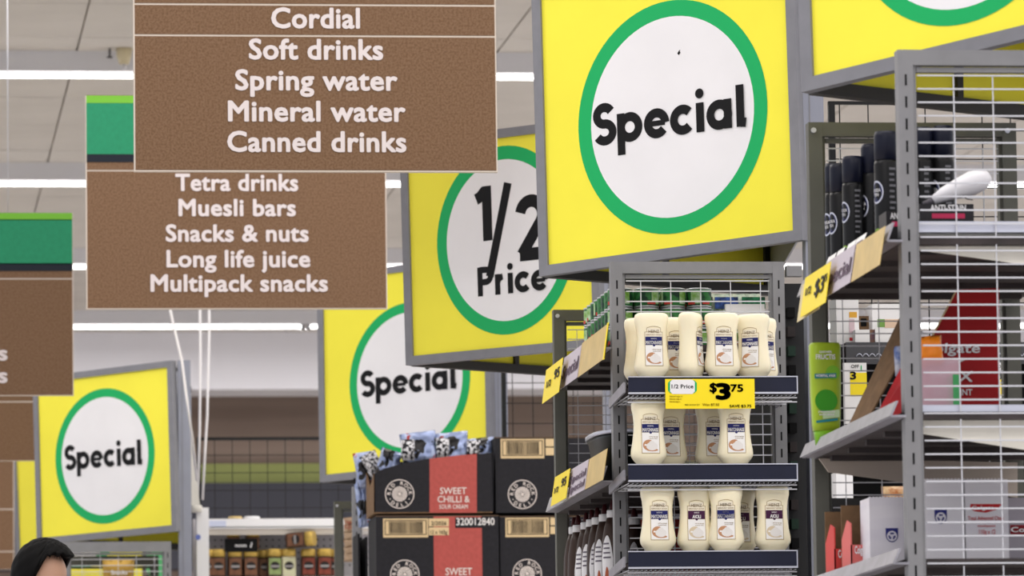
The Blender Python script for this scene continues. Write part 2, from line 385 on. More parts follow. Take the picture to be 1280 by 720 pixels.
brown('brown hanging board with green header cut off by the left edge of the picture', 26.4, -230, 91, 266, 494, [348.5],
      [('s', -1.5, 8.5, 450), ('s', -1.5, 8.5, 478)],
      header=[(266, 274, lime, 'lime_stripe'), (274, 329, dkgreen, 'green_header'), (329, 337.5, navyblk, 'black_stripe')])
LH = 16
brown('plain brown hanging board low at the left edge, under the green-headed board', 30.0, -220, 60, 440, 576, [502.5], [])
brown('farthest brown hanging board, at the left edge beside the strip of yellow sign', 34.0, -180, 17, 520, 712, [690, 637], [])
# ------------------------------------------------------------------ racks
def wiremesh(x0, x1, Y, z0, z1, px, pz, r, phase=0):
    a = MB(); n = int((x1-x0)/px)+1
    for i in range(n+1):
        x = x0+phase+i*px
        if x <= x1: a.wire((x, Y, z0), (x, Y, z1), r)
    k = 0
    while z1-k*pz > z0: a.wire((x0, Y-.004, z1-k*pz), (x1, Y-.004, z1-k*pz), r*1.3); k += 1
    return a
def slots(x, Y, z0, z1, phase=0, p=.0495):
    a = MB(); z = z1
    while z > z0: a.box(x-.0022, x+.0022, Y-.0008, Y+.002, z-.025, z); z -= p
    return a
def rack(label, X0, Wd, Y0, Y1, Hz, bh=.034, front_mesh=True, mesh_ph=(.0, .0), back_mesh=True, side_panel=False, ext=0):
    t = thing('wire_rack', label, 'rack', (X0+Wd/2, (Y0+Y1)/2, 0)); pw = .042
    for (yy, m) in ((Y0, rack_grey), (Y1-pw, rack_olive)):
        for i, xx in enumerate((X0, X0+Wd-pw)):
            a = MB(); a.box(xx, xx+.034, yy, yy+pw, 0, Hz); 
            sgn = xx+.034 if i == 0 else xx-.008
            a.box(sgn, sgn+.008, yy+.012, yy+pw, 0, Hz)
            p = part('post', a, m, t)
            if yy == Y0: part('slot_row', slots(xx+.017, yy, .3, Hz-.055), slot, p)
            else:
                a = MB(); c = Vector((xx+.012, yy, Hz-.02)); a.tube([c+Vector((0, .001, 0)), c+Vector((0, -.006, 0))], .0065, 10); part('bolt', a, silver, p)
        a = MB(); a.box(X0+.034, X0+Wd-.034, yy+.001, yy+.03, Hz-bh, Hz); part('top_beam', a, m, t)
        a = MB(); a.box(X0+.044, X0+Wd-.044, yy+.014, yy+.035, Hz-bh-.014, Hz-bh-.003); part('inner_beam', a, m, t)
    for xx in (X0+.004, X0+Wd-.034):
        a = MB(); a.box(xx, xx+.03, Y0+pw, Y1-pw, .1, .13); part('side_beam', a, rack_grey, t)
    if front_mesh: part('wire_mesh', wiremesh(X0+.046, X0+Wd-.046, Y0+.022, .1, Hz-.055, .0885, .0301, .0019, mesh_ph[0]), chrome, t)
    if back_mesh: part('wire_mesh', wiremesh(X0+.046, X0+Wd-.046, Y1-.02, .1, Hz-.062, .0885, .0301, .0015, mesh_ph[1]), chrome, t)
    return t
def shelf(t, X0, Wd, Y0, Y1, h, lip=.033, m=None, lipm=None, rail=True, under=None):
    """h = height of the lip's top above the camera"""
    z = h+CZ
    a = MB(); a.box(X0, X0+Wd-.01, Y0, Y1, z-lip-.004, z-lip+.012); s = part('shelf', a, m or shelf_dark, t)
    for k in range(5):
        yy = Y0+(Y1-Y0)*(k+.5)/5; a = MB(); a.box(X0+.02, X0+Wd-.03, yy-.012, yy+.012, z-lip-.016, z-lip-.004); part('rib', a, under or shelf_dark, s)
    a = MB(); a.prism([(X0-.038, Y0-.04, z-lip), (X0-.033, Y0-.04, z-lip), (X0-.018, Y0-.04, z), (X0-.023, Y0-.04, z)], (0, Y1-Y0+.03, 0)); part('price_rail', a, lipm or steel, s)
    a = MB(); a.box(X0-.034, X0+.001, Y0-.03, Y1-.02, z-lip-.002, z-lip+.003); part('lip_return', a, lipm or steel, s)
    return z-lip+.0135
H = 1.83
# ---- R1, the near rack
c1 = P(1122, 62, 12.1); X1 = c1.x; Z1 = c1.z
R1 = rack('tall grey slotted rack with white wire front at the right edge, nearest the viewer', X1, .52, 12.1, 13.32, Z1, mesh_ph=(.0825, .033))
zs1 = shelf(R1, X1, .52, 12.12, 13.28, 1.447, lip=.04)
zs2 = shelf(R1, X1, .52, 12.12, 13.28, 1.052)
zs3 = shelf(R1, X1, .52, 12.12, 13.28, .728)
shelf(R1, X1, .52, 12.12, 13.28, .30); shelf(R1, X1, .52, 12.12, 13.28, -.15)
for (ya, yb, yc2) in ((291, 312, 334), (520, 541, 566)):
    Yp = 12.16; pts = [P(1146, ya, Yp), P(1146, yb, Yp), P(1400, yb+(yc2-yb)*1.6, Yp), P(1400, ya, Yp)]
    a = MB(); a.prism(pts, (0, .006, 0)); part('shelf_end_panel', a, cream_pl, R1, 'cream tapered panel under the shelf edge')
    a = MB(); zz = P(1146, ya, Yp).z; a.box(X1+.045, X1+.47, 12.13, 12.16, zz-.002, zz+.022); part('shelf_front_edge', a, silver, R1)
a = MB(); a.prism([P(1024, 573, 13.2), P(1036, 590, 13.2), P(1272, 622, 13.2), P(1272, 578, 13.2)], (0, .01, 0)); part('taupe_skirt', a, mat('skirt_taupe', (176, 164, 154), .6), R1, 'taupe tapered panel under the middle shelf')
# ---- R2, the mayonnaise rack
c2 = P(763.5, 327, 16.1); X2 = c2.x; Z2 = c2.z
R2 = rack('grey slotted rack carrying the mayonnaise bottles, at centre right', X2, .52, 16.1, 17.5, Z2, mesh_ph=(.044, .03))
zA = shelf(R2, X2, .52, 16.14, 17.44, 1.60, lip=.04); zB = shelf(R2, X2, .52, 16.14, 17.44, 1.215, lip=.045)
zC = shelf(R2, X2, .52, 16.14, 17.44, .87); shelf(R2, X2, .52, 16.14, 17.44, .4)
a = MB(); a.box(X2+.50, X2+.51, 16.16, 17.4, .1, zA+.02); part('side_panel', a, shelf_black, R2)
a = MB(); b1 = P(988, 330, 16.1); a.box(X2+.52, P(1003, 330, 16.1).x, 16.105, 16.14, b1.z-.035, b1.z-.004); part('beam_stub', a, rack_grey, R2)
YL = 15.76
front_z = []
for yb in (470.8, 580.3, 689):
    p0 = P(785, yb, YL); p1 = P(996.5, yb, YL); hh = 22.5/S(YL); z = p0.z; front_z.append(z)
    a = MB(); a.box(p0.x, p1.x, YL, 16.09, z-.036, z-.032)
    s = part('front_shelf', a, shelf_dark, R2)
    a = MB(); a.box(p0.x, p1.x, YL-.006, YL, z-hh+.006, z-.003); part('navy_rail', a, navy, s)
    a = MB(); a.box(p0.x, p1.x, YL-.01, YL+.002, z-.003, z); a.box(p0.x, p1.x, YL-.01, YL+.002, z-hh, z-hh+.005); a.box(p1.x-.003, p1.x, YL-.009, YL+.002, z-hh, z); part('silver_edge', a, silver, s)
    a = MB(); n = int((p1.x-p0.x)/.013)
    for i in range(n+1): x = p0.x+.002+i*.013; a.wire((x, YL+.005, z-hh-.004), (x, 16.08, z-hh-.004), .0018)
    for yy, dz in ((YL+.012, .01), (YL+.012, .022), (YL+.1, .012), (YL+.2, .012)): a.wire((p0.x, yy, z-hh-dz), (p1.x, yy, z-hh-dz), .0022)
    part('wire_tray', a, chrome, s)
    for xx in (p0.x-.012, p1.x-.01):
        a = MB(); a.prism([(xx, YL+.01, z-hh+.006), (xx, 16.09, z-hh-.012), (xx, 16.09, z-hh+.014), (xx, YL+.01, z-.015)], (.006, 0, 0)); part('bracket', a, steel, s)
# ------------------------------------------------------------------ mayonnaise bottles (built standing at the origin, front towards -y)
BH = .190
SEC = [(0, .025, .019), (.012, .027, .020), (.018, .030, .022), (.034, .0355, .026), (.044, .0445, .030), (.052, .0500, .032), (.060, .0515, .0325), (.070, .0508, .032), (.092, .0465, .030), (.120, .0430, .029), (.145, .0422, .0285), (.168, .0445, .0293), (.184, .0485, .0300), (.196, .0490, .0290), (.203, .0465, .0265), (.207, .0400, .022)]
def half(z, i):
    for a, b in zip(SEC, SEC[1:]):
        if a[0] <= z <= b[0]: t = (z-a[0])/(b[0]-a[0]+1e-9); return a[i]+(b[i]-a[i])*t
    return SEC[-1][i]
PW = 2.7
def fy(x, z, eps):
    A = half(z, 1); B = half(z, 2); u = min(abs(x)/A, .999); return -B*(1-u**PW)**(1/PW)-eps
ZS = 0
def patch(mbb, x0, x1, z0, z1, eps, nx=8, nz=6):
    z0 += ZS; z1 += ZS
    vs = [Vector((x0+(x1-x0)*i/nx, 0, z0+(z1-z0)*j/nz)) for j in range(nz+1) for i in range(nx+1)]
    for v in vs: v.y = fy(v.x, v.z, eps)
    mbb.add(vs, [(j*(nx+1)+i, j*(nx+1)+i+1, (j+1)*(nx+1)+i+1, (j+1)*(nx+1)+i) for j in range(nz) for i in range(nx)], True)
def wrap_text(mbb, s, cx, z, width, height, eps, bold=.02):
    t = MB(); z += ZS; text(t, s, (cx, 0, z), (1, 0, 0), (0, 0, 1), width=width, height=height, bold=bold, anchor='c')
    for v in t.v: v.y = fy(v.x, v.z, eps)
    mbb.add(t.v, t.f)
def ellpatch(mbb, cx, cz, rx, rz, eps, n=16, a0=0, a1=360):
    cz += ZS
    vs = [Vector((cx, fy(cx, cz, eps), cz))]
    for i in range(n+1):
        q = math.radians(a0+(a1-a0)*i/n); x = cx+rx*math.cos(q); z = cz+rz*math.sin(q); vs.append(Vector((x, fy(x, z, eps), z)))
    mbb.add(vs, [(0, i+1, i+2) for i in range(n)])
def make_bottle(kind):
    global ZS; ZS = .0165
    t = thing('squeeze_bottle', 'x', 'bottle')
    a = MB(); a.loft(SEC[2:], 32, PW); body = part('body', a, mayo, t)
    a = MB(); a.loft([(0, .026, .018), (.003, .028, .02), (.02, .028, .02)], 24, 2.4); part('cap', a, cap_w, t)
    def frame(x, z0, z1, w_):
        for (xa, xb, za, zb) in ((-x, x, z0, z0+w_), (-x, x, z1-w_, z1), (-x, -x+w_, z0, z1), (x-w_, x, z0, z1)): patch(a, xa, xb, za, zb, .0009)
    a = MB(); patch(a, -.026, .026, .044, .137, .0006); patch(a, -.020, .020, .137, .147, .0006); lab = part('label', a, lab_cream, t)
    a = MB(); frame(.0265, .0435, .1375, .0012)
    for sx in (-1, 1):
        patch(a, sx*.0205-.0006, sx*.0205+.0006, .137, .147, .0009, 2, 3)
    for i in range(10):
        u0 = -1+2*i/10; u1 = u0+.2
        z0 = ZS+.147+.0045*(1-u0*u0); z1 = ZS+.147+.0045*(1-u1*u1); n0 = len(a.v)
        q = [(u0*.0205, z0), (u1*.0205, z1), (u1*.0205, z1+.0013), (u0*.0205, z0+.0013)]
        a.add([Vector((x, fy(x, z, .0009), z)) for x, z in q], [(0, 1, 2, 3)])
    wrap_text(a, 'SERIOUSLY GOOD', 0, .1275, .045, .0038, .001, .02); part('gold_border', a, gold, lab)
    a = MB(); wrap_text(a, 'HEINZ', 0, .1345, .031, .0085, .001, .01); part('lettering', a, mat('label_brown', (110, 90, 62), .6), lab)
    a = MB(); patch(a, -.0245, .0245, .101, .124, .0011); ellpatch(a, 0, .101, .004, .004, .0011, 6, 180, 360); part('name_band', a, lab_navy if kind == 'm' else lab_plum, lab)
    a = MB()
    if kind == 'm': wrap_text(a, 'MAYONNAISE', 0, .1035, .046, .0095, .0016, .035); wrap_text(a, 'ORIGINAL', 0, .117, .018, .0035, .0016)
    else: wrap_text(a, 'AIOLI', 0, .1035, .024, .0095, .0016, .035); wrap_text(a, 'GARLIC', 0, .117, .015, .0035, .0016)
    part('lettering', a, lab_white, lab)
    a = MB(); patch(a, -.0245, .0245, .046, .100, .0009); part('picture_field', a, lab_white, lab)
    a = MB(); ellpatch(a, -.006, .066, .017, .015, .0012, 14, 60, 260); ellpatch(a, .004, .053, .017, .004, .0012, 12, 0, 360)
    part('picture_egg', a, egg if kind == 'm' else mat('garlic_tan', (214, 196, 168), .6), lab)
    a = MB(); ellpatch(a, .003, .063, .0165, .0115, .0014, 18); ellpatch(a, .003, .070, .009, .008, .0014, 12); part('picture_dollop', a, mat('dollop', (228, 224, 222), .5), lab)
    a = MB(); wrap_text(a, 'with free range eggs', .008, .088, .026, .003, .0012); wrap_text(a, 'smooth & creamy', .008, .083, .024, .003, .0012); part('small_print', a, gold, lab)
    ZS = 0
    return t
bm_, ba_ = make_bottle('m'), make_bottle('a')
used = {'m': False, 'a': False}
def place_bottle(kind, px, Y, zi, rz, label, tilt=0):
    c = P(px, [470, 580, 689][zi]-8, Y); z = front_z[zi]-.0305
    src = bm_ if kind == 'm' else ba_
    if not used[kind]:
        used[kind] = True; src['label'] = label; src['group'] = 'mayonnaise and aioli bottles on the front shelves'
        FIRST[kind] = (src, (c.x, Y, z), math.radians(rz)); return
    dup(src, (c.x, Y, z), math.radians(rz), label, 'mayonnaise and aioli bottles on the front shelves', (1, 1, 1.05), ry=tilt)
FIRST = {}
yf, yk = 15.815, 15.925
top = [(836-17-2, yf, 8, 'front-row cream mayonnaise bottle at the left of the top shelf'), (864, yf, 62, 'cream mayonnaise bottle on the top shelf turned half sideways'),
       (903, yf, 3, 'cream mayonnaise bottle facing straight ahead, right of centre on the top shelf'), (942, yf+.035, -28, 'front-row mayonnaise bottle at the right of the top shelf, above the price card'),
       (801, yk+.045, 25, 'back-row mayonnaise bottle at the left end of the top shelf'), (843, yk+.02, 5, 'back-row mayonnaise bottle on the top shelf beside the sideways one'), (952, yk+.03, 30, 'back-row mayonnaise bottle at the right end of the top shelf')]
top[0] = (815, yf, 5, top[0][3])
for x, Y, rz, lb in top: place_bottle('m', x, Y, 0, rz, lb)
for x, Y, rz, lb in ((811, yf, 4, 'front-row mayonnaise bottle at the left of the middle shelf'), (837, yk, 2, 'back-row mayonnaise bottle second from the left on the middle shelf'),
                     (891, yk, 6, 'back-row mayonnaise bottle under the price card on the middle shelf'), (919, yf, 0, 'front-row mayonnaise bottle at the right of the middle shelf')):
    place_bottle('m', x, Y, 1, rz, lb)
for k, x, Y, rz, lb in (('m', 822.5, yf, 3, 'mayonnaise bottle with navy band at the left of the bottom shelf'), ('a', 869, yf+.015, 2, 'aioli bottle with plum band, second on the bottom shelf'),
                        ('m', 908, yf-.01, -9, 'mayonnaise bottle with navy band in the middle of the bottom shelf, slightly turned'), ('a', 924, yk, 5, 'aioli bottle half hidden behind the middle mayonnaise bottle on the bottom shelf'),
                        ('a', 966, yf+.01, 2, 'aioli bottle with plum band at the right end of the bottom shelf')):
    place_bottle(k, x, Y, 2, rz, lb)
for s_, l_, r__ in FIRST.values(): s_.location = l_; s_.rotation_euler = (0, 0, r__); s_.scale = (1, 1, 1.05)
# ------------------------------------------------------------------ price card on the top mayonnaise rail
YC = 15.742
def cq(x, y): return P(x, y, YC)
A = cq(832, 511); B = cq(943, 473.5)
t = thing('price_card', 'yellow price card reading 3.75 on the rail below the top mayonnaise shelf', 'price card', (A.x, YC, A.z))
a = MB(); a.box(A.x, B.x, YC, YC+.0015, A.z, B.z); card = part('card', a, ylw_card, t)
def onc(name, fn, m, d=.0008):
    a = MB(); fn(a)
    for v in a.v: v.y = YC-d
    return part(name, a, m, card)
def roundbox(a, x0, y0, x1, y1):
    p = [cq(x, y) for x, y in ((x0+3, y0), (x1-3, y0), (x1, y0+3), (x1, y1-3), (x1-3, y1), (x0+3, y1), (x0, y1-3), (x0, y0+3))]; a.add(p, [tuple(range(8))])
onc('logo_rim', lambda a: roundbox(a, 835, 475.5, 871, 491.5), green)
onc('logo_field', lambda a: roundbox(a, 837.5, 474.5, 868.5, 492.5), white, .0012)
ct = lambda a, s, x0, x1, y, hpx, b=.01: text(a, s, cq(x0, y), (1, 0, 0), (0, 0, 1), width=cq(x1, y).x-cq(x0, y).x, height=hpx/S(YC), bold=b)
def big(a):
    ct(a, '$', 887.5, 895.5, 490, 12, .03); ct(a, '3', 896.5, 911.5, 498.5, 20, .05); ct(a, '75', 913.5, 928.5, 489.5, 9.5, .03)
    ct(a, 'SAVE $3.75', 912, 939, 509.3, 3.6, .02); ct(a, '1/2 Price', 839.5, 866.5, 485.5, 5.2, .015); ct(a, '901416121', 856, 874, 507, 2, .01)
onc('lettering', big, black, .0018)
def small(a):
    for i, (x0, x1) in enumerate(((837, 853), (837, 852), (837, 850))): ct(a, 'Selected range only'[:18-i], x0, x1, 496.3+i*3.3, 1.9, .01)
    ct(a, 'Was $7.50', 878, 899, 507.3, 3.2, .01)
onc('small_print', small, ink_orange, .0018)
# ------------------------------------------------------------------ price cards on the aisle side rails
def sidecard(label, X, Y0, Y1, z0, z1, m, words=None, ink=None, wm=.8, edge=None):
    t = thing('shelf_card', label, 'shelf card', (X, (Y0+Y1)/2, z0))
    a = MB(); a.prism([(X-.012, Y0, z0), (X-.0105, Y0, z0), (X+.004, Y0, z1), (X+.0025, Y0, z1)], (0, Y1-Y0, 0)); c = part('card', a, m, t)
    if edge: 
        a = MB(); a.prism([(X-.0135, Y0, z0-.002), (X-.0105, Y0, z0-.002), (X+.004, Y0, z1+.002), (X+.001, Y0, z1+.002)], (0, .025, 0)); part('edge_strip', a, edge, c)
    if words:
        a = MB(); U = Vector((0, -1, 0)); V = Vector((.015, 0, z1-z0)).normalized()
        for s, u, v, wf, hf in words:
            O = Vector((X-.012, Y1-u*(Y1-Y0), z0))+V*(z1-z0)*v+Vector((-.002, 0, 0))
            text(a, s, O, U, V, width=(Y1-Y0)*wf, height=(z1-z0)*hf, bold=.02)
        part('lettering', a, ink, c)
    return t
XL = X1-.034
def Yat(px, X, py=350):
    d = R @ Vector(((px-640)/F, -(py-360)/F, -1)); return d.y*(X-.014)/d.x
for i, (xa, xb) in enumerate(((1023, 1033), (1035, 1044), (1048, 1058), (1059, 1071))):
    yy0, yy1 = Yat(xb, XL), Yat(xa, XL); t = thing('shelf_ticket', 'small white shelf ticket on the near rack rail, %s from the far post' % ('first', 'second', 'third', 'fourth')[i], 'ticket', (XL, yy0, 1.44+CZ))
    a = MB(); a.prism([(XL-.004, yy0, 1.425+CZ), (XL-.003, yy0, 1.425+CZ), (XL+.012, yy0, 1.462+CZ), (XL+.011, yy0, 1.462+CZ)], (0, yy1-yy0, 0)); tk = part('ticket', a, lab_white, t)
    a = MB(); a.prism([(XL-.0045, yy0+.01, 1.432+CZ), (XL-.0035, yy0+.01, 1.432+CZ), (XL+.004, yy0+.01, 1.448+CZ), (XL+.003, yy0+.01, 1.448+CZ)], (0, (yy1-yy0)*.6, 0)); part('print_block', a, lilac_ink, tk)
sidecard('blank gold shelf card on the near rack, right of the grey Special card', XL-.01, Yat(1104, XL), Yat(1068, XL), 1.352+CZ, 1.438+CZ, card_gold)
sidecard('grey card reading Special on the near rack', XL-.012, Yat(1067.5, XL), Yat(1031, XL), 1.352+CZ, 1.44+CZ, card_lilac, [('Special', .06, .3, .9, .42)], lilac_ink)
sidecard('yellow price card sticking out at the far end of the near rack shelf', XL-.03, Yat(1030, XL-.03), Yat(998, XL-.03), 1.33+CZ, 1.425+CZ, ylw_card, [('$3', .52, .35, .34, .42), ('75', .86, .55, .1, .2), ('1/2', .14, .5, .2, .2)], black)
sidecard('pale tan backing card behind the yellow price card on the near rack', XL-.02, Yat(1022, XL-.02), Yat(994, XL-.02), 1.33+CZ, 1.42+CZ, mat('card_tan', (220, 204, 160), .5))
XM = X2-.04
sidecard('tan shelf card with yellow end on the upper can shelf', XM-.008, Yat(758, XM, 460), Yat(724.5, XM, 460), 1.503+CZ, 1.605+CZ, card_gold, edge=ylw_card)
sidecard('grey card reading Special on the can shelf', XM-.01, Yat(724.5, XM, 460), Yat(703, XM, 460), 1.503+CZ, 1.60+CZ, card_lilac, [('Special', .06, .3, .9, .42)], lilac_ink)
sidecard('yellow price card ending in 95 at the far end of the can shelf', XM-.03, Yat(697, XM-.03, 460), Yat(676, XM-.03, 460), 1.485+CZ, 1.59+CZ, ylw_card, [('95', .62, .5, .3, .3), ('1/2', .2, .4, .25, .2)], black)
sidecard('gold shelf card on the lower side shelf, above the sauce bottles', XM-.008, Yat(756, XM, 600), Yat(733.5, XM, 600), 1.16+CZ, 1.25+CZ, card_gold)
sidecard('grey printed card on the lower side shelf, above the sauce bottles', XM-.01, Yat(733.5, XM, 600), Yat(712, XM, 600), 1.16+CZ, 1.25+CZ, card_lilac, [('Special', .06, .5, .9, .25), ('Special', .06, .15, .9, .25)], lilac_ink)
sidecard('yellow price card at the far end of the lower side shelf, beside the black cartons', XM-.02, Yat(706, XM-.02, 600), Yat(687, XM-.02, 600), 1.16+CZ, 1.25+CZ, ylw_card, [('95', .58, .5, .3, .3), ('1/2', .16, .4, .25, .2)], black)
# ------------------------------------------------------------------ green cans on the can shelf
cang = mat('can_green', (52, 118, 60), .35, rgb2=(20, 52, 36), scale=38, lo=.42, hi=.55)
can_lid = mat('can_steel', (190, 192, 196), .3, .6)
t0 = thing('food_can', 'x', 'can')
a = MB(); a.loft([(.003, .036, .036), (.006, .037, .037), (.05, .037, .037), (.053, .036, .036)], 20); cb = part('body', a, cang, t0)
a = MB(); a.loft([(.0, .034, .034), (.001, .0375, .0375), (.004, .0375, .0375), (.005, .035, .035)], 20); part('rim', a, can_lid, t0); a = MB(); a.loft([(.051, .035, .035), (.052, .0375, .0375), (.056, .0375, .0375), (.057, .034, .034)], 20); part('rim', a, can_lid, t0)
a = MB()
for q0 in (200, 330):
    vs = []
    for i in range(5):
        q = math.radians(q0+i*12); vs += [Vector((.0375*math.cos(q), .0375*math.sin(q), z)) for z in (.010, .046)]
    a.add(vs, [(2*i, 2*i+2, 2*i+3, 2*i+1) for i in range(4)], True)
part('label_patch', a, mat('can_patch', (196, 216, 190), .5, rgb2=(110, 160, 50), scale=40), t0)
a = MB()
for q0 in (180, 255):
    vs = []
    for i in range(5):
        q = math.radians(q0+i*10); vs += [Vector((.0376*math.cos(q), .0376*math.sin(q), z)) for z in (.008, .018)]
    a.add(vs, [(2*i, 2*i+2, 2*i+3, 2*i+1) for i in range(4)], True)
part('red_stripe', a, mat('can_red', (186, 60, 50), .5), t0)
first = True
for tier in range(3):
    for row in range(8):
        for colm in range(6):
            if row > 1 and colm > 0: continue
            if colm > 3 and tier > 0: continue
            lvl = ('bottom', 'middle', 'top')[tier]
            loc = (X2+.045+colm*.078, 16.24+row*.078, zA+tier*.0585)
            O_ = ('first', 'second', 'third', 'fourth', 'fifth', 'sixth', 'seventh', 'eighth')
            lb = 'green food can, %s from the near post in the %s layer' % (O_[row], lvl) if colm == 0 else 'green can, %s layer, %s row behind mesh, %s from the aisle' % (lvl, O_[row], O_[colm])
            rz = random.uniform(-1.2, 2.2)
            g = 'green cans in the %s layer' % lvl
            if first: t0.location = loc; t0['label'] = lb; t0['group'] = g; first = False; continue
            dup(t0, loc, rz, lb, g)
# clear packs seen through the mesh
pk = mat('clear_pack', (150, 170, 158), .2, rgb2=(196, 202, 180), scale=25, bump=.6)
def crinkle(mbb, cx, cy, cz, wx, wy, hz, n=12, amp=.12, rot=0, seed=0):
    rnd = random.Random(seed); vs = []; fs = []
    for side in (-1, 1):
        for j in range(n+1):
            for i in range(n+1):
                u = -1+2*i/n; v = -1+2*j/n; th = (max(0, (1-u**4)*(1-v**4)))**.5
                y = side*wy/2*th*(1+rnd.uniform(-amp, amp)*3)
                x = u*wx/2*(1-.06*(1-v*v))+rnd.uniform(-amp, amp)*wx*.05; z = v*hz/2+rnd.uniform(-amp, amp)*hz*.05
                c, s = math.cos(rot), math.sin(rot); vs.append((cx+x*c-z*s, cy+y, cz+x*s+z*c))
    N_ = (n+1)**2
    for sd in range(2):
        for j in range(n):
            for i in range(n):
                q = (sd*N_+j*(n+1)+i, sd*N_+j*(n+1)+i+1, sd*N_+(j+1)*(n+1)+i+1, sd*N_+(j+1)*(n+1)+i); fs.append(q if sd == 0 else q[::-1])
    rim = [(0, i) for i in range(n)]+[(i, n) for i in range(n)]+[(n, n-i) for i in range(n)]+[(n-i, 0) for i in range(n)]
    ids = [a_*(n+1)+b_ for a_, b_ in rim]
    for k in range(len(ids)): a_, b_ = ids[k], ids[(k+1) % len(ids)]; fs.append((b_, a_, a_+N_, b_+N_))
    mbb.add(vs, fs, True)
for i, (px, w_, lb) in enumerate(((882, .1, 'crinkled clear pack standing left of the boxed packs behind the wire front'), (914, .09, 'clear pack with blue top in the middle behind the wire front'), (948, .1, 'clear pack with green top at the right behind the wire front'))):
    c = P(px, 390, 16.3); a = MB(); crinkle(a, c.x-(.012 if i == 2 else 0), 16.42, zA+.093, w_*(.8 if i == 2 else 1), .06, .17, seed=i)
    t = thing('plastic_pack', lb, 'pack', (c.x, 16.42, zA)); part('pouch', a, pk, t)
    a = MB(); a.box(c.x-.035, c.x+.035, 16.385, 16.39, zA+.13, zA+.165); part('printed_top', a, mat('pack_print%d' % i, [(120, 130, 110), (60, 90, 160), (30, 110, 70)][i], .4, var=.5, scale=60), t)
c = P(930, 386, 16.22); a = MB(); a.box(c.x-.058, c.x+.058, 16.2, 16.22, c.z-.03, c.z+.012); tag(part('small_carton', a, lab_white), 'low white carton lying behind the right-hand mayonnaise bottles', 'carton')
# black tub with steel rim on lower side shelf
cx = X2+.16; t = thing('black_basket', 'black tub with a silver rim on the lower side shelf', 'tub', (cx, 16.85, zB))
a = MB(); a.loft([(0, .10, .2), (.16, .125, .24), (.17, .13, .245)], 28, 3, C=(cx, 16.85, zB)); part('body', a, mat('tub_black', (14, 18, 16), .35, var=.5, scale=40, stretch=(6, 6, .6)), t)
a = MB(); a.loft([(.17, .135, .25), (.182, .135, .25)], 28, 3, C=(cx, 16.85, zB)); part('rim', a, silver, t)
a = MB(); a.box(X2+.05, X2+.3, 17.0, 17.3, zB+.2, zB+.21); 
# ------------------------------------------------------------------ sauce bottles
sb = mat('sauce_brown', (62, 46, 40), .35); sr = mat('nozzle_red', (62, 20, 24), .4); so = mat('label_sauce', (232, 230, 234), .5)
t0 = thing('sauce_bottle', 'x', 'bottle')
a = MB(); a.loft([(0, .033, .033), (.01, .036, .036), (.10, .036, .036), (.14, .034, .034), (.175, .0265, .0265), (.2, .0175, .0175)], 22); body = part('body', a, sb, t0)
a = MB(); a.loft([(.198, .0185, .0185), (.214, .0185, .0185), (.216, .017, .017)], 18); part('collar', a, wht, t0)
a = MB(); a.loft([(.216, .011, .011), (.224, .0105, .0105), (.230, .008, .008), (.240, .0055, .0055)], 12); part('nozzle', a, sr, t0)
def wraplab(mbb, q0, q1, shape, rr=lambda z: .0362 if z < .10 else .0362-(z-.10)*.05 if z < .14 else .0342-(z-.14)*.21, n=10, eps=.0008, m=10):
    vs = []
    for i in range(n+1):
        u = i/n; q = math.radians(q0+(q1-q0)*u); za, zb = shape(u)
        for j in range(m+1):
            z = za+(zb-za)*j/m; r2 = rr(z)+eps; vs.append(Vector((r2*math.cos(q), r2*math.sin(q), z)))
    mbb.add(vs, [(i*(m+1)+j, (i+1)*(m+1)+j, (i+1)*(m+1)+j+1, i*(m+1)+j+1) for i in range(n) for j in range(m)], True)
a = MB(); wraplab(a, 195, 260, lambda u: (.085-.075*math.sin(PI*u)**.5, .10+.055*math.sin(PI*u)**.6)); lb_ = part('label', a, so, t0)
wraplab_o = MB(); wraplab(wraplab_o, 215, 245, lambda u: (.045-.03*math.sin(PI*u), .05+.03*math.sin(PI*u)), eps=.0012); part('picture_sauce', wraplab_o, mat('sauce_orange', (176, 92, 62), .5), lb_)
a = MB()
for k in range(4): wraplab(a, 208, 250-k*3, lambda u, k=k: (.10+k*.011, .104+k*.011), eps=.0013, m=1)
part('print_lines', a, mat('sauce_ink', (110, 104, 116), .6), lb_)
first = True
for px, yc_, d, rz, lb in ((711.5, 667, 0, 40, 'sauce bottle farthest back at the left end of the sauce row'), (723, 661.5, 0, 45, 'sauce bottle second from the left with a leaf-shaped label'), (733, 658, .0, -10, 'sauce bottle third from the left, mostly hidden'),
                       (740, 654.5, 0, 0, 'sauce bottle in the middle of the sauce row'), (747, 652, .0, 20, 'sauce bottle just behind the nearest large label'), (756, 648, 0, 0, 'sauce bottle with oval label beside the slotted post'), (766, 643, .0, 0, 'sauce bottle nearest the slotted post, half behind it'),
                       (793, 652, 0, 30, 'sauce bottle seen through the mesh left of the bottom mayonnaise shelf')):
    sY = S(16.1)*(1120-yc_)/(1120-646); Y = F/sY*1.04; c = P(px, yc_, Y)
    zc0 = zC; loc = (c.x+.0, min(max(Y, 16.2), 17.39), zc0); lab = 'dark '+lb
    sc_ = (c.z-zc0)/.206
    if first: t0.location = loc; t0.scale = (1, 1, sc_); t0['label'] = lab; t0['group'] = 'dark sauce bottles with white collars'; t0.rotation_euler.z = math.radians(rz); first = False; continue
    dup(t0, loc, math.radians(rz), lab, 'dark sauce bottles with white collars', (1, 1, sc_))
a = MB(); a.box(X2+.1, X2+.42, 17.2, 17.25, zC, zC+.28)
tag(part('red_carton', a, mat('carton_bright_red', (180, 50, 48), .6)), 'plain red carton standing behind the dark sauce bottles', 'carton')
